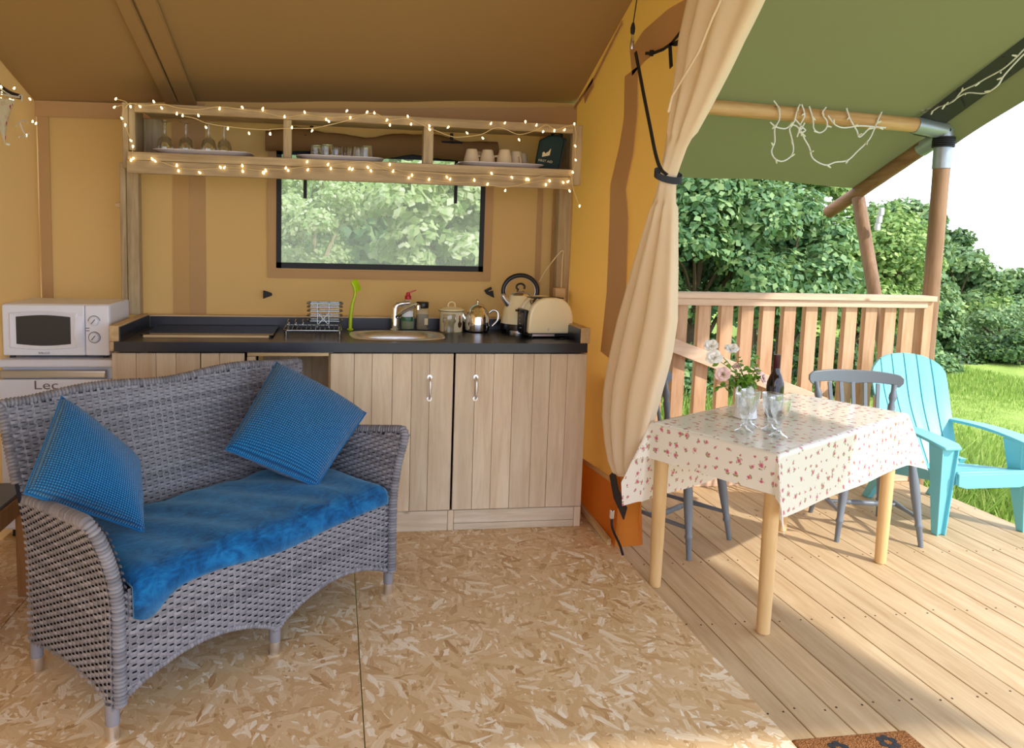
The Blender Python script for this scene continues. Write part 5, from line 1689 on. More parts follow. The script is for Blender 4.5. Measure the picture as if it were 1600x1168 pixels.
# tablecloth
tcl = thing('tablecloth', 'cream oilcloth with pink rose print over the deck table', 'tablecloth', (1.554, 2.361, ZT), TRZ)
hx0, hx1, hy0, hy1 = -0.044, 1.078, -0.034, 0.494
OX, OY, OYF = 0.150, 0.235, 0.345
NU, NV = 120, 84
V = []; UV = []
for i in range(NU + 1):
    for j in range(NV + 1):
        x = hx0 - OX + (hx1 - hx0 + 2 * OX) * i / NU; y = hy0 - OY + (hy1 - hy0 + OY + OYF) * j / NV
        qx, qy = min(max(x, hx0), hx1), min(max(y, hy0), hy1)
        dx, dy = x - qx, y - qy; d = math.hypot(dx, dy)
        if d < 1e-6:
            p = (x, y, 0.0012 * math.sin(x * 14) * math.sin(y * 9 + 1))
        else:
            ux, uy = dx / d, dy / d
            corner = min(abs(dx), abs(dy)) / d            # 0 on sides .. 0.707 on the diagonal
            ca = math.atan2(abs(uy), abs(ux))             # angle round the corner
            fold = math.cos(4 * ca) if corner > 1e-6 else 1.0
            k = 0.05 + 0.34 * corner * (1 + 0.5 * (1 - fold))
            k += 0.02 * math.sin((x if abs(dy) > abs(dx) else y) * 11 + 1.0) * min(1, d / 0.1)
            k = min(k, 0.36)
            r_ = 0.010
            dd = max(0, d - r_)
            out = min(d, r_) * 0.7 + dd * k; dn = min(d, r_) * 0.4 + dd * math.sqrt(1 - k * k)
            # the cloth pleats at the corner: pull fold valleys inwards
            if corner > 1e-6:
                tw = 0.16 * corner * d * math.sin(4 * ca)
                px_, py_ = -uy, ux
                p = (qx + ux * out + px_ * tw * math.copysign(1, dx * dy), qy + uy * out + py_ * tw * math.copysign(1, dx * dy), -dn)
            else: p = (qx + ux * out, qy + uy * out, -dn)
        V.append(p); UV.append((x, y))
F = [(i * (NV + 1) + j, (i + 1) * (NV + 1) + j, (i + 1) * (NV + 1) + j + 1, i * (NV + 1) + j + 1) for i in range(NU) for j in range(NV)]
me = bpy.data.meshes.new('cloth'); me.from_pydata(V, [], F)
uv = me.uv_layers.new(name='UVMap')
for l in me.loops: uv.data[l.index].uv = UV[l.vertex_index]
for p in me.polygons: p.use_smooth = True
o = obj('cloth', me, 'oilcloth', tcl)


# painted farmhouse chairs
def turned(a, b, prof):
    """lathe profile [(t, r)] along a->b"""
    a = Vector(a); b = Vector(b); m = MB()
    m.tube([a.lerp(b, t) for t, r in prof], [r for t, r in prof], 14); return m


LEG = [(0.0, 0.011), (0.22, 0.0135), (0.24, 0.0175), (0.26, 0.0175), (0.28, 0.014), (0.55, 0.020), (0.75, 0.021), (0.9, 0.017), (1.0, 0.015)]


def farm_chair(label, loc, rz, sc=1.0):
    t = thing('farmhouse_chair', label, 'chair', loc, rz, 'blue grey painted chairs at the deck table')
    w_ = 0.165 * sc
    P_ = []
    for (r, z) in ((0.001, 0.393), (0.90, 0.393), (0.98, 0.399), (1.0, 0.410), (0.97, 0.418), (0.8, 0.416), (0.001, 0.412)):
        P_.append([(sup(2 * PI * k / 32, 0.195 * r * sc, 0.19 * r, 3.4)[0], sup(2 * PI * k / 32, 0.195 * r, 0.19 * r, 3.4)[1] - 0.01, z) for k in range(32)])
    MB().grid(P_, close_v=True).build('seat', 'grey_paint', t, 50)
    for (x, y, bx_, by_) in ((-w_ + .02, -0.14, -0.19 * sc, -0.195), (w_ - .02, -0.14, 0.19 * sc, -0.195), (-w_ + .03, 0.13, -0.17 * sc, 0.20), (w_ - .03, 0.13, 0.17 * sc, 0.20)):
        turned((bx_, by_, 0.0), (x, y, 0.394), LEG).build('leg', 'grey_paint', t, 60)
    for s_ in (-1, 1):
        turned((s_ * 0.172 * sc, -0.177, 0.135), (s_ * 0.155 * sc, 0.178, 0.135), [(0, 0.009), (0.3, 0.010), (0.5, 0.014), (0.7, 0.010), (1, 0.009)]).build('side_stretcher', 'grey_paint', t, 60)
    turned((-0.163 * sc, 0.0, 0.135), (0.163 * sc, 0.0, 0.135), [(0, 0.009), (0.25, 0.010), (0.30, 0.014), (0.33, 0.010), (0.36, 0.014), (0.5, 0.012), (0.64, 0.014), (0.67, 0.010), (0.70, 0.014), (0.75, 0.010), (1, 0.009)]).build('cross_stretcher', 'grey_paint', t, 60)
    yb = lambda x, z: 0.135 + 0.075 * (z - 0.41) / 0.33 - 0.8 * x * x + 0.01
    # crest rail: bowed board with scrolled ends
    rows = []
    for k in range(27):
        x = -0.232 + 0.464 * k / 26; e = abs(x) / 0.232
        top = 0.770 - 0.016 * e ** 3 - (0.014 if e > 0.97 else 0); bot = 0.698 + 0.010 * math.sin(PI * e) - (0.008 if 0.78 < e < 0.95 else 0) + (0.018 if e > 0.97 else 0)
        y = yb(x * sc, 0.735) + 0.012
        rows.append([(x * sc, y - 0.010, bot), (x * sc, y - 0.010, top), (x * sc, y + 0.010, top), (x * sc, y + 0.010, bot)])
    m = MB().grid(rows, close_v=True); m.f.append((0, 1, 2, 3)); m.f.append((107, 106, 105, 104)); m.build('crest_rail', 'grey_paint', t, 40, 0.003)
    for x in (-0.12, -0.06, 0.0, 0.06, 0.12):
        a = (x * 0.85 * sc, 0.145 - 0.3 * x * x, 0.412); b = (x * sc, yb(x * sc, 0.70) + 0.012, 0.706)
        m = MB(); m.bar(a, b, 0.020, 0.010, (0, 1, 0)); m.build('spindle', 'grey_paint', t, 40, 0.003)
    for s_ in (-1, 1):
        a = (s_ * 0.150 * sc, 0.135, 0.410); b = (s_ * 0.192 * sc, yb(0.192 * sc, 0.70) + 0.012, 0.706)
        turned(a, b, [(0, 0.012), (0.1, 0.015), (0.3, 0.012), (0.36, 0.019), (0.42, 0.013), (0.62, 0.018), (0.7, 0.012), (0.76, 0.018), (0.82, 0.018), (0.88, 0.012), (1.0, 0.013)]).build('stile', 'grey_paint', t, 60)
    return t


farm_chair('blue grey farmhouse chair behind the table, before the turquoise armchair', (2.632, 3.243, ZD), math.radians(-15.2))
farm_chair('blue grey farmhouse chair beside the tied curtain, tucked at the table', (1.625, 3.24, ZD), math.radians(33), 0.96)

# turquoise moulded garden armchair
AC = (3.222, 3.31, ZD)
ac = thing('garden_armchair', 'turquoise plastic slatted garden armchair at the deck corner', 'armchair', AC, math.radians(0))
for s_ in (-1, 1):
    # tapering hollow front leg panel
    pl = [(0.058, 0.455), (-0.045, 0.455), (-0.034, 0.30), (-0.010, 0.10), (-0.004, 0.0), (0.044, 0.0), (0.046, 0.10), (0.055, 0.30)]
    m = MB(); X_ = s_ * 0.222
    m.prism(pl, -0.006, 0.006, lambda u, v, w_: (X_ + s_ * u * 0.9, -0.168 + w_, v))
    m.prism([(-0.19, 0.0), (-0.15, 0.0), (-0.06, 0.455), (-0.19, 0.455)], -0.004, 0.004, lambda u, v, w_: (X_ - s_ * (0.0 + 0.035 * min(1, v / 0.455)) + w_, u, v))
    m.prism([(-0.19, 0.0), (-0.15, 0.0), (-0.10, 0.455), (-0.19, 0.455)], -0.004, 0.004, lambda u, v, w_: (X_ + s_ * (0.042 + 0.012 * min(1, v / 0.455)) + w_, u, v))
    m.build('front_leg', 'turquoise', ac, 40, 0.003)
    # arm: flat board widening to a rounded front
    P_ = []
    for k in range(15):
        t_ = k / 14; y = -0.215 + 0.545 * t_
        w_ = 0.062 - 0.026 * t_; z = 0.458 + 0.018 * math.sin(PI * t_) + 0.005 * t_
        if k == 0: w_ *= 0.72; z -= 0.006
        xc_ = s_ * (0.232 + 0.01 * (1 - t_))
        P_.append([(xc_ - w_, y, z - 0.016), (xc_ - w_, y, z), (xc_ + w_, y, z), (xc_ + w_, y, z - 0.016)])
    m = MB().grid(P_, close_v=True); m.f.append((0, 1, 2, 3)); m.f.append((59, 58, 57, 56)); m.build('arm', 'turquoise', ac, 40, 0.006, seg=3)
    # rear leg
    m = MB(); m.prism([(0.18, 0.27), (0.26, 0.27), (0.40, 0.0), (0.355, 0.0)], -0.02, 0.02, lambda u, v, w_: (s_ * 0.205 + w_, u, v)); m.build('rear_leg', 'turquoise', ac, 40, 0.003)
# seat: slats dropping backwards with a rolled front
for k in range(5):
    y0 = -0.20 + 0.088 * k; z = 0.318 - 0.018 * k
    m = MB(); m.bar((0, y0, z), (0, y0 + 0.082, z - 0.018), 0.385, 0.016); m.build('seat_slat', 'turquoise', ac, 40, 0.004)
MB().prism([(-0.195, 0.315), (-0.195, 0.255), (-0.15, 0.243), (0.15, 0.243), (0.195, 0.255), (0.195, 0.315)], -0.212, -0.202, lambda u, v, w_: (u, w_, v)).build('front_apron', 'turquoise', ac, 40, 0.003)
for s_ in (-1, 1):
    m = MB(); m.bar((s_ * 0.188, -0.20, 0.285), (s_ * 0.188, 0.24, 0.205), 0.012, 0.05); m.build('side_rail', 'turquoise', ac, 0, 0.003)
# fan back of six slats
NS = 6


def back_pt(a, t, d):
    """a: -1..1 across, t: 0..1 up, d: out of the back"""
    w_ = 0.165 + 0.075 * math.sin(min(1, t * 1.25) * PI / 2) - 0.02 * max(0, t - 0.75)
    z = 0.235 + 0.56 * t; y = 0.20 + 0.245 * t + 0.03 * math.sin(PI * t) - 0.03 * a * a
    return (a * w_, y - d, z)


for k in range(NS):
    a0 = -1 + 2 * k / NS + 0.018; a1 = -1 + 2 * (k + 1) / NS - 0.018
    rows = []
    for i in range(19):
        f_ = i / 18
        row = []
        for a in np.linspace(a0, a1, 5):
            tt = 0.80 + 0.235 * math.sqrt(max(0, 1 - abs(a) ** 2.3))
            row.append(back_pt(a + 0.012 * math.sin(f_ * 9) * (1 - abs(a)), f_ * tt, 0.012 - 0.003 * abs(2 * (a - a0) / (a1 - a0) - 1)))
        for a in np.linspace(a1, a0, 5):
            tt = 0.80 + 0.235 * math.sqrt(max(0, 1 - abs(a) ** 2.3))
            row.append(back_pt(a + 0.012 * math.sin(f_ * 9) * (1 - abs(a)), f_ * tt, -0.004))
        rows.append(row)
    m = MB().grid(rows, close_v=True); m.f.append(tuple(range(10))); m.f.append(tuple(180 + q for q in range(9, -1, -1)))
    m.build('back_slat', 'turquoise', ac, 40)
for t_ in (0.30, 0.66):
    rows = [[back_pt(a, t_ - 0.03, -0.005), back_pt(a, t_ + 0.03, -0.005), back_pt(a, t_ + 0.03, -0.017), back_pt(a, t_ - 0.03, -0.017)] for a in np.linspace(-0.98, 0.98, 13)]
    MB().grid(rows, close_v=True).build('back_brace', 'turquoise', ac, 0)
# ================================================================== CURTAIN
cur_px = [(-90, 1126, 1232), (-40, 1100, 1205), (0, 1078, 1184), (60, 1064, 1154), (110, 1058, 1130), (170, 1049, 1100), (230, 1041, 1069), (275, 1033, 1053), (300, 1027, 1052), (340, 1014, 1051), (420, 990, 1049), (500, 968, 1046), (560, 955, 1036), (610, 947, 1022), (650, 945, 1012), (690, 948, 1003), (720, 953, 996), (738, 960, 990), (744, 968, 984)]
rows = []; NC = 72
cc_ = []
for r_i in range(len(cur_px) - 1):
    for s_ in range(5):
        t = s_ / 5
        a, b = cur_px[r_i], cur_px[r_i + 1]
        cc_.append([a[k] * (1 - t) + b[k] * t for k in range(3)])
cc_.append(list(cur_px[-1]))
for (y, xl, xr) in cc_:
    L_ = Vector(PX(xl, y, XG - 0.085)); R_ = Vector(PX(xr, y, XG - 0.045))
    c = (L_ + R_) / 2; hw = (L_ - R_).length / 2; ax = (L_ - R_).normalized()
    dep = 0.022 + min(0.055, hw * 0.26)
    row = []
    for k in range(NC):
        a = 2 * PI * k / NC
        u = math.cos(a)
        ph = 7.0 * u + 0.0022 * y + 0.6 * math.sin(y * 0.007)
        front = -math.sin(a)
        pl = 0.48 * math.sin(ph * 1.45) * abs(math.sin(a)) if hw > 0.05 else 0.10 * math.sin(6 * a) * abs(math.sin(a))
        row.append(tuple(c + ax * (hw * u) + Vector((dep * (-front) * -1.0 * (1 + pl) * (1 if front > 0 else 0.6), 0, 0)) * (1) + Vector((0, 0, 0.0))))
    rows.append(row)
m = MB().grid(rows, close_v=True); n0 = (len(rows) - 1) * NC
m.f.append(tuple(n0 + k for k in range(NC)))
ct = thing('door_curtain', 'cream canvas door curtain gathered by a black strap', 'curtain', (XG - 0.06, 3.9, 0.3))
o = m.build('drape', 'canvas_cream', ct, 180)
o.data.transform(Matrix.Translation((-(XG - 0.06), -3.9, -0.3)))
OC = (XG - 0.06, 3.9, 0.3)


def cpart(name, mb, mat, par=ct, sm=40, bev=0.0):
    o_ = mb.build(name, mat, par, sm, bev); o_.data.transform(Matrix.Translation((-OC[0], -OC[1], -OC[2]))); return o_


# rolled hem line along the inner fold
cpart('piping', MB().tube([PX(a, b, XG - 0.155) for a, b in ((1126, 0), (1112, 30), (1092, 80), (1068, 120), (1050, 150), (1044, 175))], 0.004, 6), 'canvas_cream')
# strap from the clip to the gathering loop
tk = thing('curtain_tieback', 'black webbing strap hung from a steel clip holding the curtain', 'strap', PX(990, 70, XG - 0.10))
OC = tuple(tk.location)
sp_ = [PX(a, b, XG - 0.10 - 0.04 * i / 6) for i, (a, b) in enumerate(((993, 82), (1000, 118), (1008, 160), (1016, 200), (1024, 240), (1032, 264), (1042, 274)))]
m = MB(); pp = smooth_path(sp_, 5); P_ = []
for p in pp: P_.append([tuple(Vector(p) + Vector((0.002, 0.010, 0))), tuple(Vector(p) + Vector((0.002, -0.010, 0.004))), tuple(Vector(p) + Vector((-0.002, -0.010, 0.004))), tuple(Vector(p) + Vector((-0.002, 0.010, 0)))])
cpart('strap', m.grid(P_, close_v=True), 'black', tk, 0)
cL = Vector(PX(1034, 268, XG - 0.085)); cR = Vector(PX(1054, 281, XG - 0.045)); c = (cL + cR) / 2; hw = (cL - cR).length / 2
P_ = []
for k in range(25):
    a = 2 * PI * k / 24; q = c + (cL - cR).normalized() * (hw + 0.006) * math.cos(a) + Vector((0.046 * math.sin(a), 0, 0))
    P_.append([tuple(q + Vector((0, 0, 0.013))), tuple(q - Vector((0, 0, 0.013)))])
cpart('loop', MB().grid(P_), 'black', tk, 60)
a = Vector(PX(988, 62, XG - 0.10))
m = MB(); m.tube([(a.x, a.y, a.z + 0.02), (a.x, a.y + 0.008, a.z), (a.x, a.y, a.z - 0.028), (a.x, a.y - 0.01, a.z - 0.01)], 0.006, 8, closed=True); m.lathe([(0.008, -0.02), (0.010, -0.008), (0.008, 0.004)], 12, (a.x, a.y, a.z - 0.018))
cpart('clip', m, 'steel', tk)
m = MB(); m.lathe([(0.004, 0), (0.009, 0.012), (0.010, 0.03), (0.005, 0.05)], 10, (a.x, a.y, a.z + 0.016)); cpart('rope_end', m, 'black', tk)
m = MB(); m.tube([(a.x, a.y, a.z + 0.06), (a.x + 0.03, a.y - 0.01, roof_z(XG, a.y) + 0.0)], 0.0025, 6); cpart('hanging_cord', m, 'bag_dark', tk)
bw = thing('ribbon_bow', 'black ribbon tied in a bow on the ochre gable wall', 'ribbon', PX(1056, 72, XG - 0.04))
OC = tuple(bw.location)
rib = lambda pts, w_=0.012: strip([PX(x, y, XG)[1:] for x, y in pts], w_, 0.003, lambda u, v, t: (XG - 0.03 - t, u, v))
cpart('band', rib([(1020, 84), (1032, 84), (1048, 78), (1060, 70), (1075, 52), (1092, 28), (1118, 0), (1140, -20)]), 'black', bw, 0)
cpart('bow_loop', rib([(1058, 70), (1066, 68), (1078, 62), (1080, 66), (1068, 71), (1058, 70)], 0.010), 'black', bw, 0)
cpart('tail', rib([(1059, 72), (1060, 90), (1061, 106)], 0.024), 'black', bw, 0)
cpart('eyelet', MB().lathe([(0, 0), (0.013, 0), (0.012, 0.012), (0, 0.013)], 12, PX(1020, 83, XG - 0.03), Matrix.Rotation(-PI / 2, 3, 'Y')), 'black', bw)

# ================================================================== FAIRY LIGHTS
bulb_me = MB().lathe([(0, -0.006), (0.0034, -0.004), (0.0044, 0.0), (0.0030, 0.0045), (0.0018, 0.008), (0, 0.009)], 10).mesh('bulb', 180)
bulb_me.materials.append(M['bulb'])
c2 = lambda L_: [(400 + x * 0.3511, 130 + y * 0.3511) for x, y in L_]
c1 = lambda L_: [(x * 0.2825, y * 0.2825) for x, y in L_]
top_b = c2([(30, 118), (127, 150), (160, 198), (62, 225), (217, 130), (250, 210), (312, 160), (324, 170), (405, 122), (420, 152), (495, 127), (527, 133), (583, 163), (596, 187), (676, 148), (690, 183), (772, 190), (773, 206), (856, 195), (940, 222), (1010, 245), (1045, 180), (1107, 177), (1170, 250), (1199, 170), (1248, 187), (1278, 215), (1328, 212), (1372, 208), (1417, 180), (1420, 278), (1423, 342), (1410, 397)]) + \
    c1([(722, 588), (775, 590), (851, 563), (895, 598), (978, 630), (1010, 640), (1098, 640), (1214, 602), (1339, 592), (1453, 600), (1140, 705), (1260, 712), (1378, 738), (1495, 742), (640, 547), (632, 593), (675, 655), (693, 690), (725, 778), (735, 808)])
low_b = c2([(33, 395), (42, 388), (132, 378), (143, 388), (227, 350), (230, 385), (320, 362), (333, 380), (415, 380), (428, 383), (497, 373), (511, 388), (595, 362), (610, 392), (680, 420), (694, 410), (770, 428), (850, 418), (864, 427), (972, 432), (1030, 450), (1048, 400), (1109, 478), (1138, 418), (1203, 428), (1213, 429), (1290, 450), (1307, 435), (1368, 442), (1388, 438), (1396, 480), (1440, 545)]) + \
    c1([(737, 875), (724, 887), (842, 880), (856, 888), (978, 915), (987, 945), (1105, 955), (1220, 926), (1240, 927), (1340, 917), (1343, 948), (1455, 955), (1470, 945)])


def light_string(label, wires, bulbs, plane, base, mat='wire_clear', lit=True, r=0.0021):
    t = thing('fairy_lights', label, 'fairy lights', base)
    for wpts in wires:
        pts = smooth_path([plane(x, y) for x, y in wpts], 4)
        MB().tube([rel(p, base) for p in pts], r, 5).build('wire', mat, t)
    for x, y in bulbs:
        p = plane(x, y)
        o_ = obj('bulb', bulb_me, None, t); o_.location = rel(p, base)
        o_.rotation_euler = (random.uniform(-0.5, 0.5), random.uniform(-0.8, 0.8), 0)
        if random.random() < 0.25: o_.rotation_euler.x += PI
    return t


pf = lambda x, y: PY(x, y, 3.527)
w_top = [c1([(690, 600), (722, 570), (800, 585), (900, 575), (978, 595), (1098, 605), (1214, 590), (1340, 605), (1453, 620)]) + c2([(127, 150), (217, 140), (312, 150), (420, 148), (527, 133), (583, 163), (676, 158), (772, 200), (800, 210), (856, 232), (900, 240), (1000, 228), (1060, 200), (1107, 203), (1170, 228), (1248, 208), (1290, 185), (1330, 205), (1372, 195), (1417, 182)]),
         c1([(1010, 640), (1080, 655), (1140, 680), (1260, 700), (1378, 712), (1495, 718)]) + c2([(60, 205), (160, 200), (250, 200), (350, 180), (440, 155), (500, 135)]),
         c2([(1417, 182), (1425, 230), (1420, 278), (1422, 342), (1410, 397), (1408, 450), (1425, 510), (1440, 545)]), c1([(640, 547), (690, 560), (722, 588)]), c1([(632, 593), (680, 585), (675, 655), (693, 690), (710, 740), (725, 778), (735, 808), (730, 870)])]
light_string('warm white fairy lights looped along the shelf top rail', w_top, top_b, pf, pf(540, 185))
w_low = [c1([(724, 887), (842, 880), (978, 925), (1105, 935), (1240, 927), (1340, 930), (1470, 945)]) + c2([(33, 380), (132, 382), (227, 370), (320, 365), (440, 350), (497, 350), (560, 370), (640, 388), (700, 392), (800, 400), (900, 410), (1048, 408), (1138, 420), (1203, 428), (1290, 410), (1390, 405), (1408, 440)]),
         c2([(560, 375), (610, 392), (680, 415), (770, 428), (864, 440), (972, 440), (1030, 450), (1109, 462), (1203, 445), (1307, 425), (1388, 420)])]
light_string('warm white fairy lights draped along the shelf front board', w_low, low_b, pf, pf(540, 265))
pl_ = lambda x, y: PX(x, y, -1.385)
light_string('small clump of fairy lights in the left tent corner', [[(0, 138), (12, 146), (25, 152), (33, 148), (34, 158)], [(25, 197), (34, 188), (40, 190), (44, 192)], [(31, 192), (36, 204), (42, 215)], [(30, 214), (38, 213), (45, 208)]],
             [(2, 136), (3, 146), (1, 155), (22, 138), (17, 156), (20, 158), (47, 155), (51, 190), (56, 193), (41, 212)], pl_, pl_(30, 180), 'wire_white', r=0.003)

# bunting flag and dark pole end at the left edge
b0 = PX(8, 150, -1.33)
bf = thing('bunting_flag', 'floral cloth bunting flag hanging at the left edge', 'bunting', b0)
pts = [PX(x, y, -1.33) for x, y in ((-24, 146), (20, 157), (13, 200), (8, 226), (-4, 200))]
m = MB(); n_ = 8; rows = []
A_, B_, D_ = Vector(pts[0]), Vector(pts[1]), Vector(pts[3])
for i in range(n_ + 1):
    t = i / n_; l_, r_ = A_.lerp(D_, t), B_.lerp(D_, t)
    rows.append([rel(l_.lerp(r_, k / 6) + Vector((0.012 * math.sin(k * 1.4 + i * 0.5) * (1 - t), 0, 0)), b0) for k in range(7)])
m.grid(rows).build('flag', 'bunting', bf, 180, fix=False)
MB().tube([rel(PX(-10, 140, -1.335), b0), rel(PX(8, 148, -1.335), b0), rel(PX(30, 152, -1.335), b0)], 0.004, 6).build('tape', 'wire_white', bf)
MB().tube([rel(PX(9, 224, -1.33), b0), rel(PX(15, 226, -1.32), b0)], 0.005, 6).build('toggle_end', 'wire_white', bf)
m = MB(); m.tube(smooth_path([PX(-14, 122, -1.40), PX(2, 138, -1.40), PX(18, 147, -1.40), PX(30, 151, -1.405)], 4), 0.012, 10)
tag(origin(m.build('guy_webbing', 'black', None), PX(10, 140, -1.40)), 'black webbing knot above the bunting flag', 'strap')

# white outdoor light chain on the veranda beam and verge
c4 = lambda L_: [(1180 + x * 0.2911, y * 0.2911) for x, y in L_]
BY = lambda x, y: PY(x, y, 3.948)
ic = thing('outdoor_lights', 'white unlit light chain hanging from the veranda beam', 'light chain', BY(1270, 190))
base = BY(1270, 190)
chains = [[(100, 540), (125, 580), (130, 640), (105, 690), (105, 760), (88, 810), (105, 850), (145, 865), (190, 840), (205, 800), (195, 740), (185, 690), (210, 650), (225, 590), (240, 560)],
          [(80, 655), (110, 680), (160, 690), (200, 670), (235, 690), (225, 735)], [(215, 640), (250, 680), (270, 700), (240, 710), (265, 660)],
          [(250, 560), (265, 620), (240, 680), (262, 740), (290, 790), (310, 850), (375, 885), (430, 870), (495, 860), (550, 810), (610, 750), (640, 690), (660, 640), (680, 600)],
          [(290, 570), (310, 640), (315, 690), (345, 712), (380, 690), (385, 650), (360, 610), (380, 575)],
          [(390, 620), (430, 670), (480, 685), (560, 675), (640, 680), (700, 685)], [(490, 580), (510, 640), (545, 700), (560, 735), (600, 700), (620, 680)]]
for ch in chains:
    pts = smooth_path([BY(x, y) for x, y in c4(ch)], 5)
    MB().tube([rel(p, base) for p in pts], 0.0042, 6).build('wire', 'wire_white', ic)
    m = MB()
    for i in range(4, len(pts) - 2, 9):
        p = Vector(rel(pts[i], base)); d = Vector((random.uniform(-1, 1), -0.3, random.uniform(-1, 0.6))).normalized()
        m.tube([p, p + d * 0.012, p + d * 0.026], [0.0055, 0.0055, 0.0035], 6)
    m.build('led_caps', 'bulb_off', ic)
VG = lambda x, y: PX(x, y, 3.42)
vg = thing('outdoor_lights', 'white unlit light chain running up the flysheet edge', 'light chain', VG(1560, 100)); base = VG(1560, 100)
for ch in ([(750, 615), (850, 610), (900, 590), (970, 575), (1060, 545), (1110, 490), (1180, 455), (1240, 420), (1330, 370), (1400, 310), (1443, 265), (1520, 200)],
           [(830, 640), (870, 605), (940, 600), (990, 570), (1040, 555), (1130, 500), (1230, 500), (1300, 460), (1340, 400), (1443, 290), (1520, 230)]):
    pts = smooth_path([VG(x, y) for x, y in c4(ch)], 5)
    MB().tube([rel(p, base) for p in pts], 0.0042, 6).build('wire', 'wire_white', vg)
    m = MB()
    for i in range(4, len(pts) - 2, 7):
        p = Vector(rel(pts[i], base)); d = Vector((-0.4, random.uniform(-1, 1), random.uniform(-1, 0.6))).normalized()
        m.tube([p, p + d * 0.012, p + d * 0.026], [0.0055, 0.0055, 0.0035], 6)
    m.build('led_caps', 'bulb_off', vg)

# ================================================================== ON THE DECK TABLE
ZC = ZT + 0.002
gprof = [(0.0, 0.0), (0.033, 0.0), (0.034, 0.003), (0.026, 0.008), (0.010, 0.018), (0.0075, 0.030), (0.012, 0.042), (0.010, 0.050), (0.020, 0.066), (0.031, 0.095), (0.037, 0.145), (0.0365, 0.147), (0.035, 0.145), (0.028, 0.097), (0.016, 0.070), (0.0, 0.064)]
seg = 32; P_ = []
for i, (r, z) in enumerate(gprof):
    P_.append([(max(r, 0.0004) * (1 + (0.05 * math.cos(8 * 2 * PI * k / seg) if 7 <= i <= 9 or i in (3, 4) else 0)) * math.cos(2 * PI * k / seg), max(r, 0.0004) * (1 + (0.05 * math.cos(8 * 2 * PI * k / seg) if 7 <= i <= 9 or i in (3, 4) else 0)) * math.sin(2 * PI * k / seg), z) for k in range(seg)])
gm2 = MB().grid(P_, close_v=True).mesh('goblet', 60); gm2.materials.append(M['glass'])
for (px, py, l_) in ((1162, 674, 'faceted glass goblet nearest the camera in front of the jug'), (1170, 666, 'faceted glass goblet hidden behind the goblet by the jug'),
                     (1216, 682, 'faceted glass goblet in front of the wine bottle, nearer one'), (1203, 672, 'faceted glass goblet between the wine bottle and nearest goblet')):
    o = bpy.data.objects.new('goblet', gm2); C.objects.link(o); o.location = PZ(px, py, ZC); tag(o, l_, 'glass', 'glass goblets on the floral cloth')

wbp = PZ(1208, 649, ZC)
wb2 = thing('wine_bottle', 'dark red wine bottle with burgundy cap on the cloth', 'bottle', wbp)
MB().lathe([(0.0, 0.002), (0.030, 0.0), (0.0345, 0.004), (0.035, 0.125), (0.033, 0.145), (0.024, 0.172), (0.0155, 0.192), (0.0135, 0.215)], 32).build('body', 'wine_glass_green', wb2)
MB().lathe([(0.0138, 0.205), (0.0145, 0.206), (0.0142, 0.262), (0.0, 0.263)], 24).build('cap', 'capsule', wb2)
P_ = [[(0.0354 * math.cos(a), 0.0354 * math.sin(a), z) for a in np.linspace(-PI * 0.95, -PI * 0.25, 16)] for z in (0.03, 0.10)]
MB().grid(P_).build('label', 'paper', wb2, 60, fix=False)

jp = PZ(1163, 651, ZC)
jg = thing('flower_jug', 'white porcelain jug holding the roses', 'jug', jp)
MB().lathe([(0.0, 0.0), (0.048, 0.0), (0.051, 0.003), (0.047, 0.035), (0.037, 0.085), (0.031, 0.118), (0.033, 0.138), (0.031, 0.138), (0.028, 0.12), (0.034, 0.08), (0.0, 0.02)], 32).build('body', 'porcelain', jg)
MB().tube(smooth_path([(-0.030, -0.012, 0.130), (-0.052, -0.022, 0.132), (-0.058, -0.024, 0.105), (-0.048, -0.020, 0.065), (-0.040, -0.016, 0.055)], 5), 0.0055, 10).build('handle', 'porcelain', jg)


def blossom(r, seed):
    g = random.Random(seed); m = MB()
    for ring_, (n, tilt, sc_) in enumerate(((5, 1.15, 1.0), (5, 0.75, 0.78), (4, 0.35, 0.5))):
        for k in range(n):
            a = 2 * PI * k / n + ring_ * 0.6 + g.uniform(-.2, .2); tl = tilt + g.uniform(-.15, .15); P_ = []
            for i in range(5):
                u = i / 4; row = []
                for j in range(5):
                    v = j / 2 - 1
                    w_ = r * sc_ * 0.62 * math.sin(PI * (0.18 + 0.66 * u)) * v; l_ = r * sc_ * u
                    h = l_ * math.cos(tl) + 0.10 * r * math.sin(PI * u) - 0.12 * r * v * v; rad = l_ * math.sin(tl) + 0.002
                    row.append((rad * math.cos(a) - w_ * math.sin(a), rad * math.sin(a) + w_ * math.cos(a), h))
                P_.append(row)
            m.grid(P_)
    return m.mesh('blossom', 180, False)


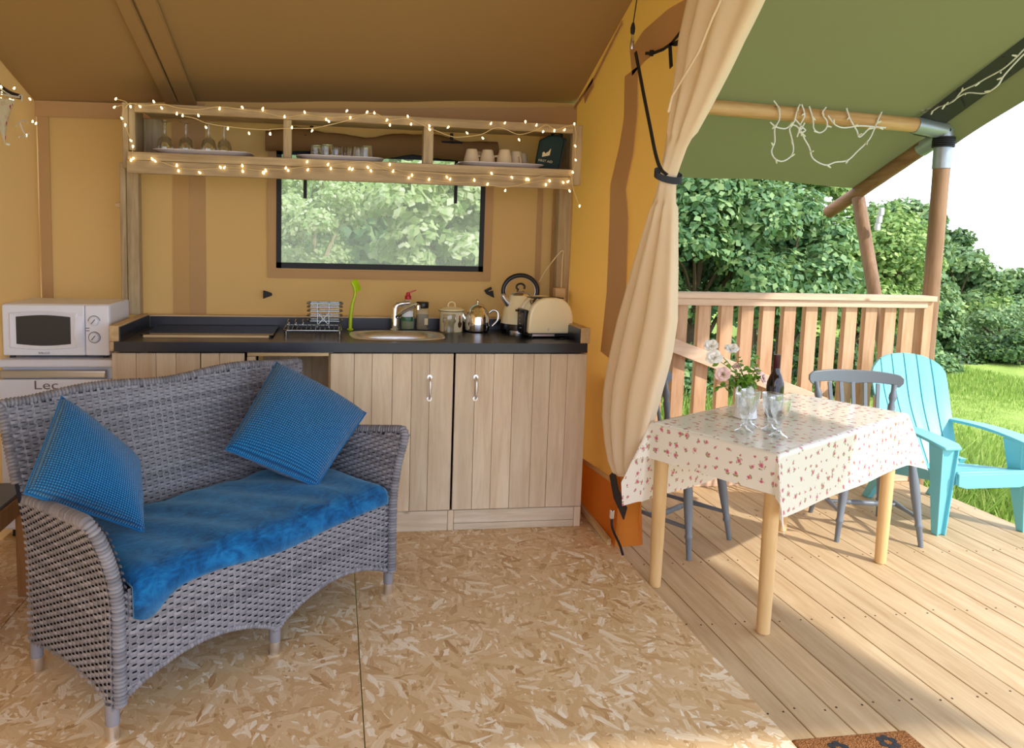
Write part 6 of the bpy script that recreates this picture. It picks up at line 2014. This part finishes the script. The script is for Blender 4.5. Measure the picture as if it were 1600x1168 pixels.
leaf_m = MB().add([(0, 0, 0), (0.010, 0.006, 0.003), (0.009, 0.016, 0.004), (0, 0.028, 0.0), (-0.009, 0.016, 0.004), (-0.010, 0.006, 0.003), (0, 0.014, -0.002)], [(0, 1, 6), (1, 2, 6), (2, 3, 6), (3, 4, 6), (4, 5, 6), (5, 0, 6)]).mesh('leaf', 180, False)
leaf_m.materials.append(M['leaf_rose'])
JT = Vector(jp) + Vector((0, 0, 0.13))
for i, (px, py, r, mt, dy, lab) in enumerate(((1111, 541, 0.030, 'rose_white', -0.01, 'white rose highest on the left of the jug'), (1116, 559, 0.034, 'rose_white', -0.05, 'large white rose below the highest white one'),
                                            (1143, 546, 0.029, 'rose_white', 0.0, 'white rose above the middle of the jug'), (1130, 585, 0.032, 'rose_pink', -0.03, 'pale pink rose low on the left of the jug'),
                                            (1181, 579, 0.024, 'rose_pink', 0.0, 'small pink rose on the right of the jug'), (1191, 591, 0.026, 'rose_pink', -0.03, 'drooping pink rose at the far right of the jug'),
                                            (1152, 573, 0.022, 'rose_pink', 0.03, 'pale rose half hidden in the leaves'), (1176, 560, 0.0, None, 0.0, 'leafy rose sprig rising on the right of the jug'), (1120, 606, 0.0, None, -0.04, 'leafy rose sprig hanging left beside the jug'), (1160, 592, 0.0, None, -0.06, 'leafy rose sprig over the front of the jug'), (1175, 600, 0.0, None, -0.05, 'leafy rose sprig low on the right of the jug'))):
    H_ = Vector(PY(px, py, jp[1] + dy)); g = random.Random(i)
    t = thing('rose', lab, 'rose', tuple(JT - Vector((0, 0, 0.06))), 0, 'cut roses in the jug'); b0 = tuple(JT - Vector((0, 0, 0.06)))
    path = smooth_path([rel(JT - Vector((0, 0, 0.06)), b0), rel(JT + Vector((0, 0, 0.004)), b0), rel(JT.lerp(H_, 0.55) + Vector((0, 0, 0.012)), b0), rel(H_, b0)], 6)
    MB().tube(path, 0.0017, 5).build('stem', 'stem', t)
    if mt:
        me = blossom(r, i); o = obj('blossom', me, mt, t); o.location = path[-1]
        d = (Vector(path[-1]) - Vector(path[-4])).normalized() + Vector((0.1, -0.7, 0.3)); o.rotation_euler = d.to_track_quat('Z', 'Y').to_euler()
    nl = 9 if mt else 16
    for k in range(nl):
        q = Vector(path[g.randrange(7, len(path))]) + Vector((g.uniform(-.018, .018), g.uniform(-.018, .018), g.uniform(-.014, .012)))
        if mt and k < 5: q = Vector(rel(JT, b0)) + Vector((g.uniform(-.055, .06), g.uniform(-.05, .04), g.uniform(0.0, .062)))
        o = obj('leaf', leaf_m, None, t); o.location = q; o.rotation_euler = (g.uniform(-1.2, 0.6), g.uniform(-.8, .8), g.uniform(0, 6.28)); o.scale = [g.uniform(0.8, 1.25)] * 3

# doormat
dm = thing('doormat', 'brown coir doormat with black flower print on the deck', 'doormat', (1.47, 1.6, ZD))
MB().box(1.287 - 1.47, 1.645 - 1.47, 1.25 - 1.6, 1.785 - 1.6, 0.0005, 0.018).build('mat', 'coir', dm, 0, 0.004)
for (px, py) in ((1312, 1168), (1388, 1158), (1440, 1200), (1350, 1195)):
    x, y, _ = PZ(px, py, 0)
    m = MB()
    for k in range(6):
        a = 2 * PI * k / 6 + 0.3
        m.lathe([(0, 0), (0.011, 0), (0.011, 0.001), (0, 0.001)], 10, (x - 1.47 + 0.020 * math.cos(a), y - 1.6 + 0.020 * math.sin(a), 0.018))
    m.build('flower_print', 'black', dm, 0)
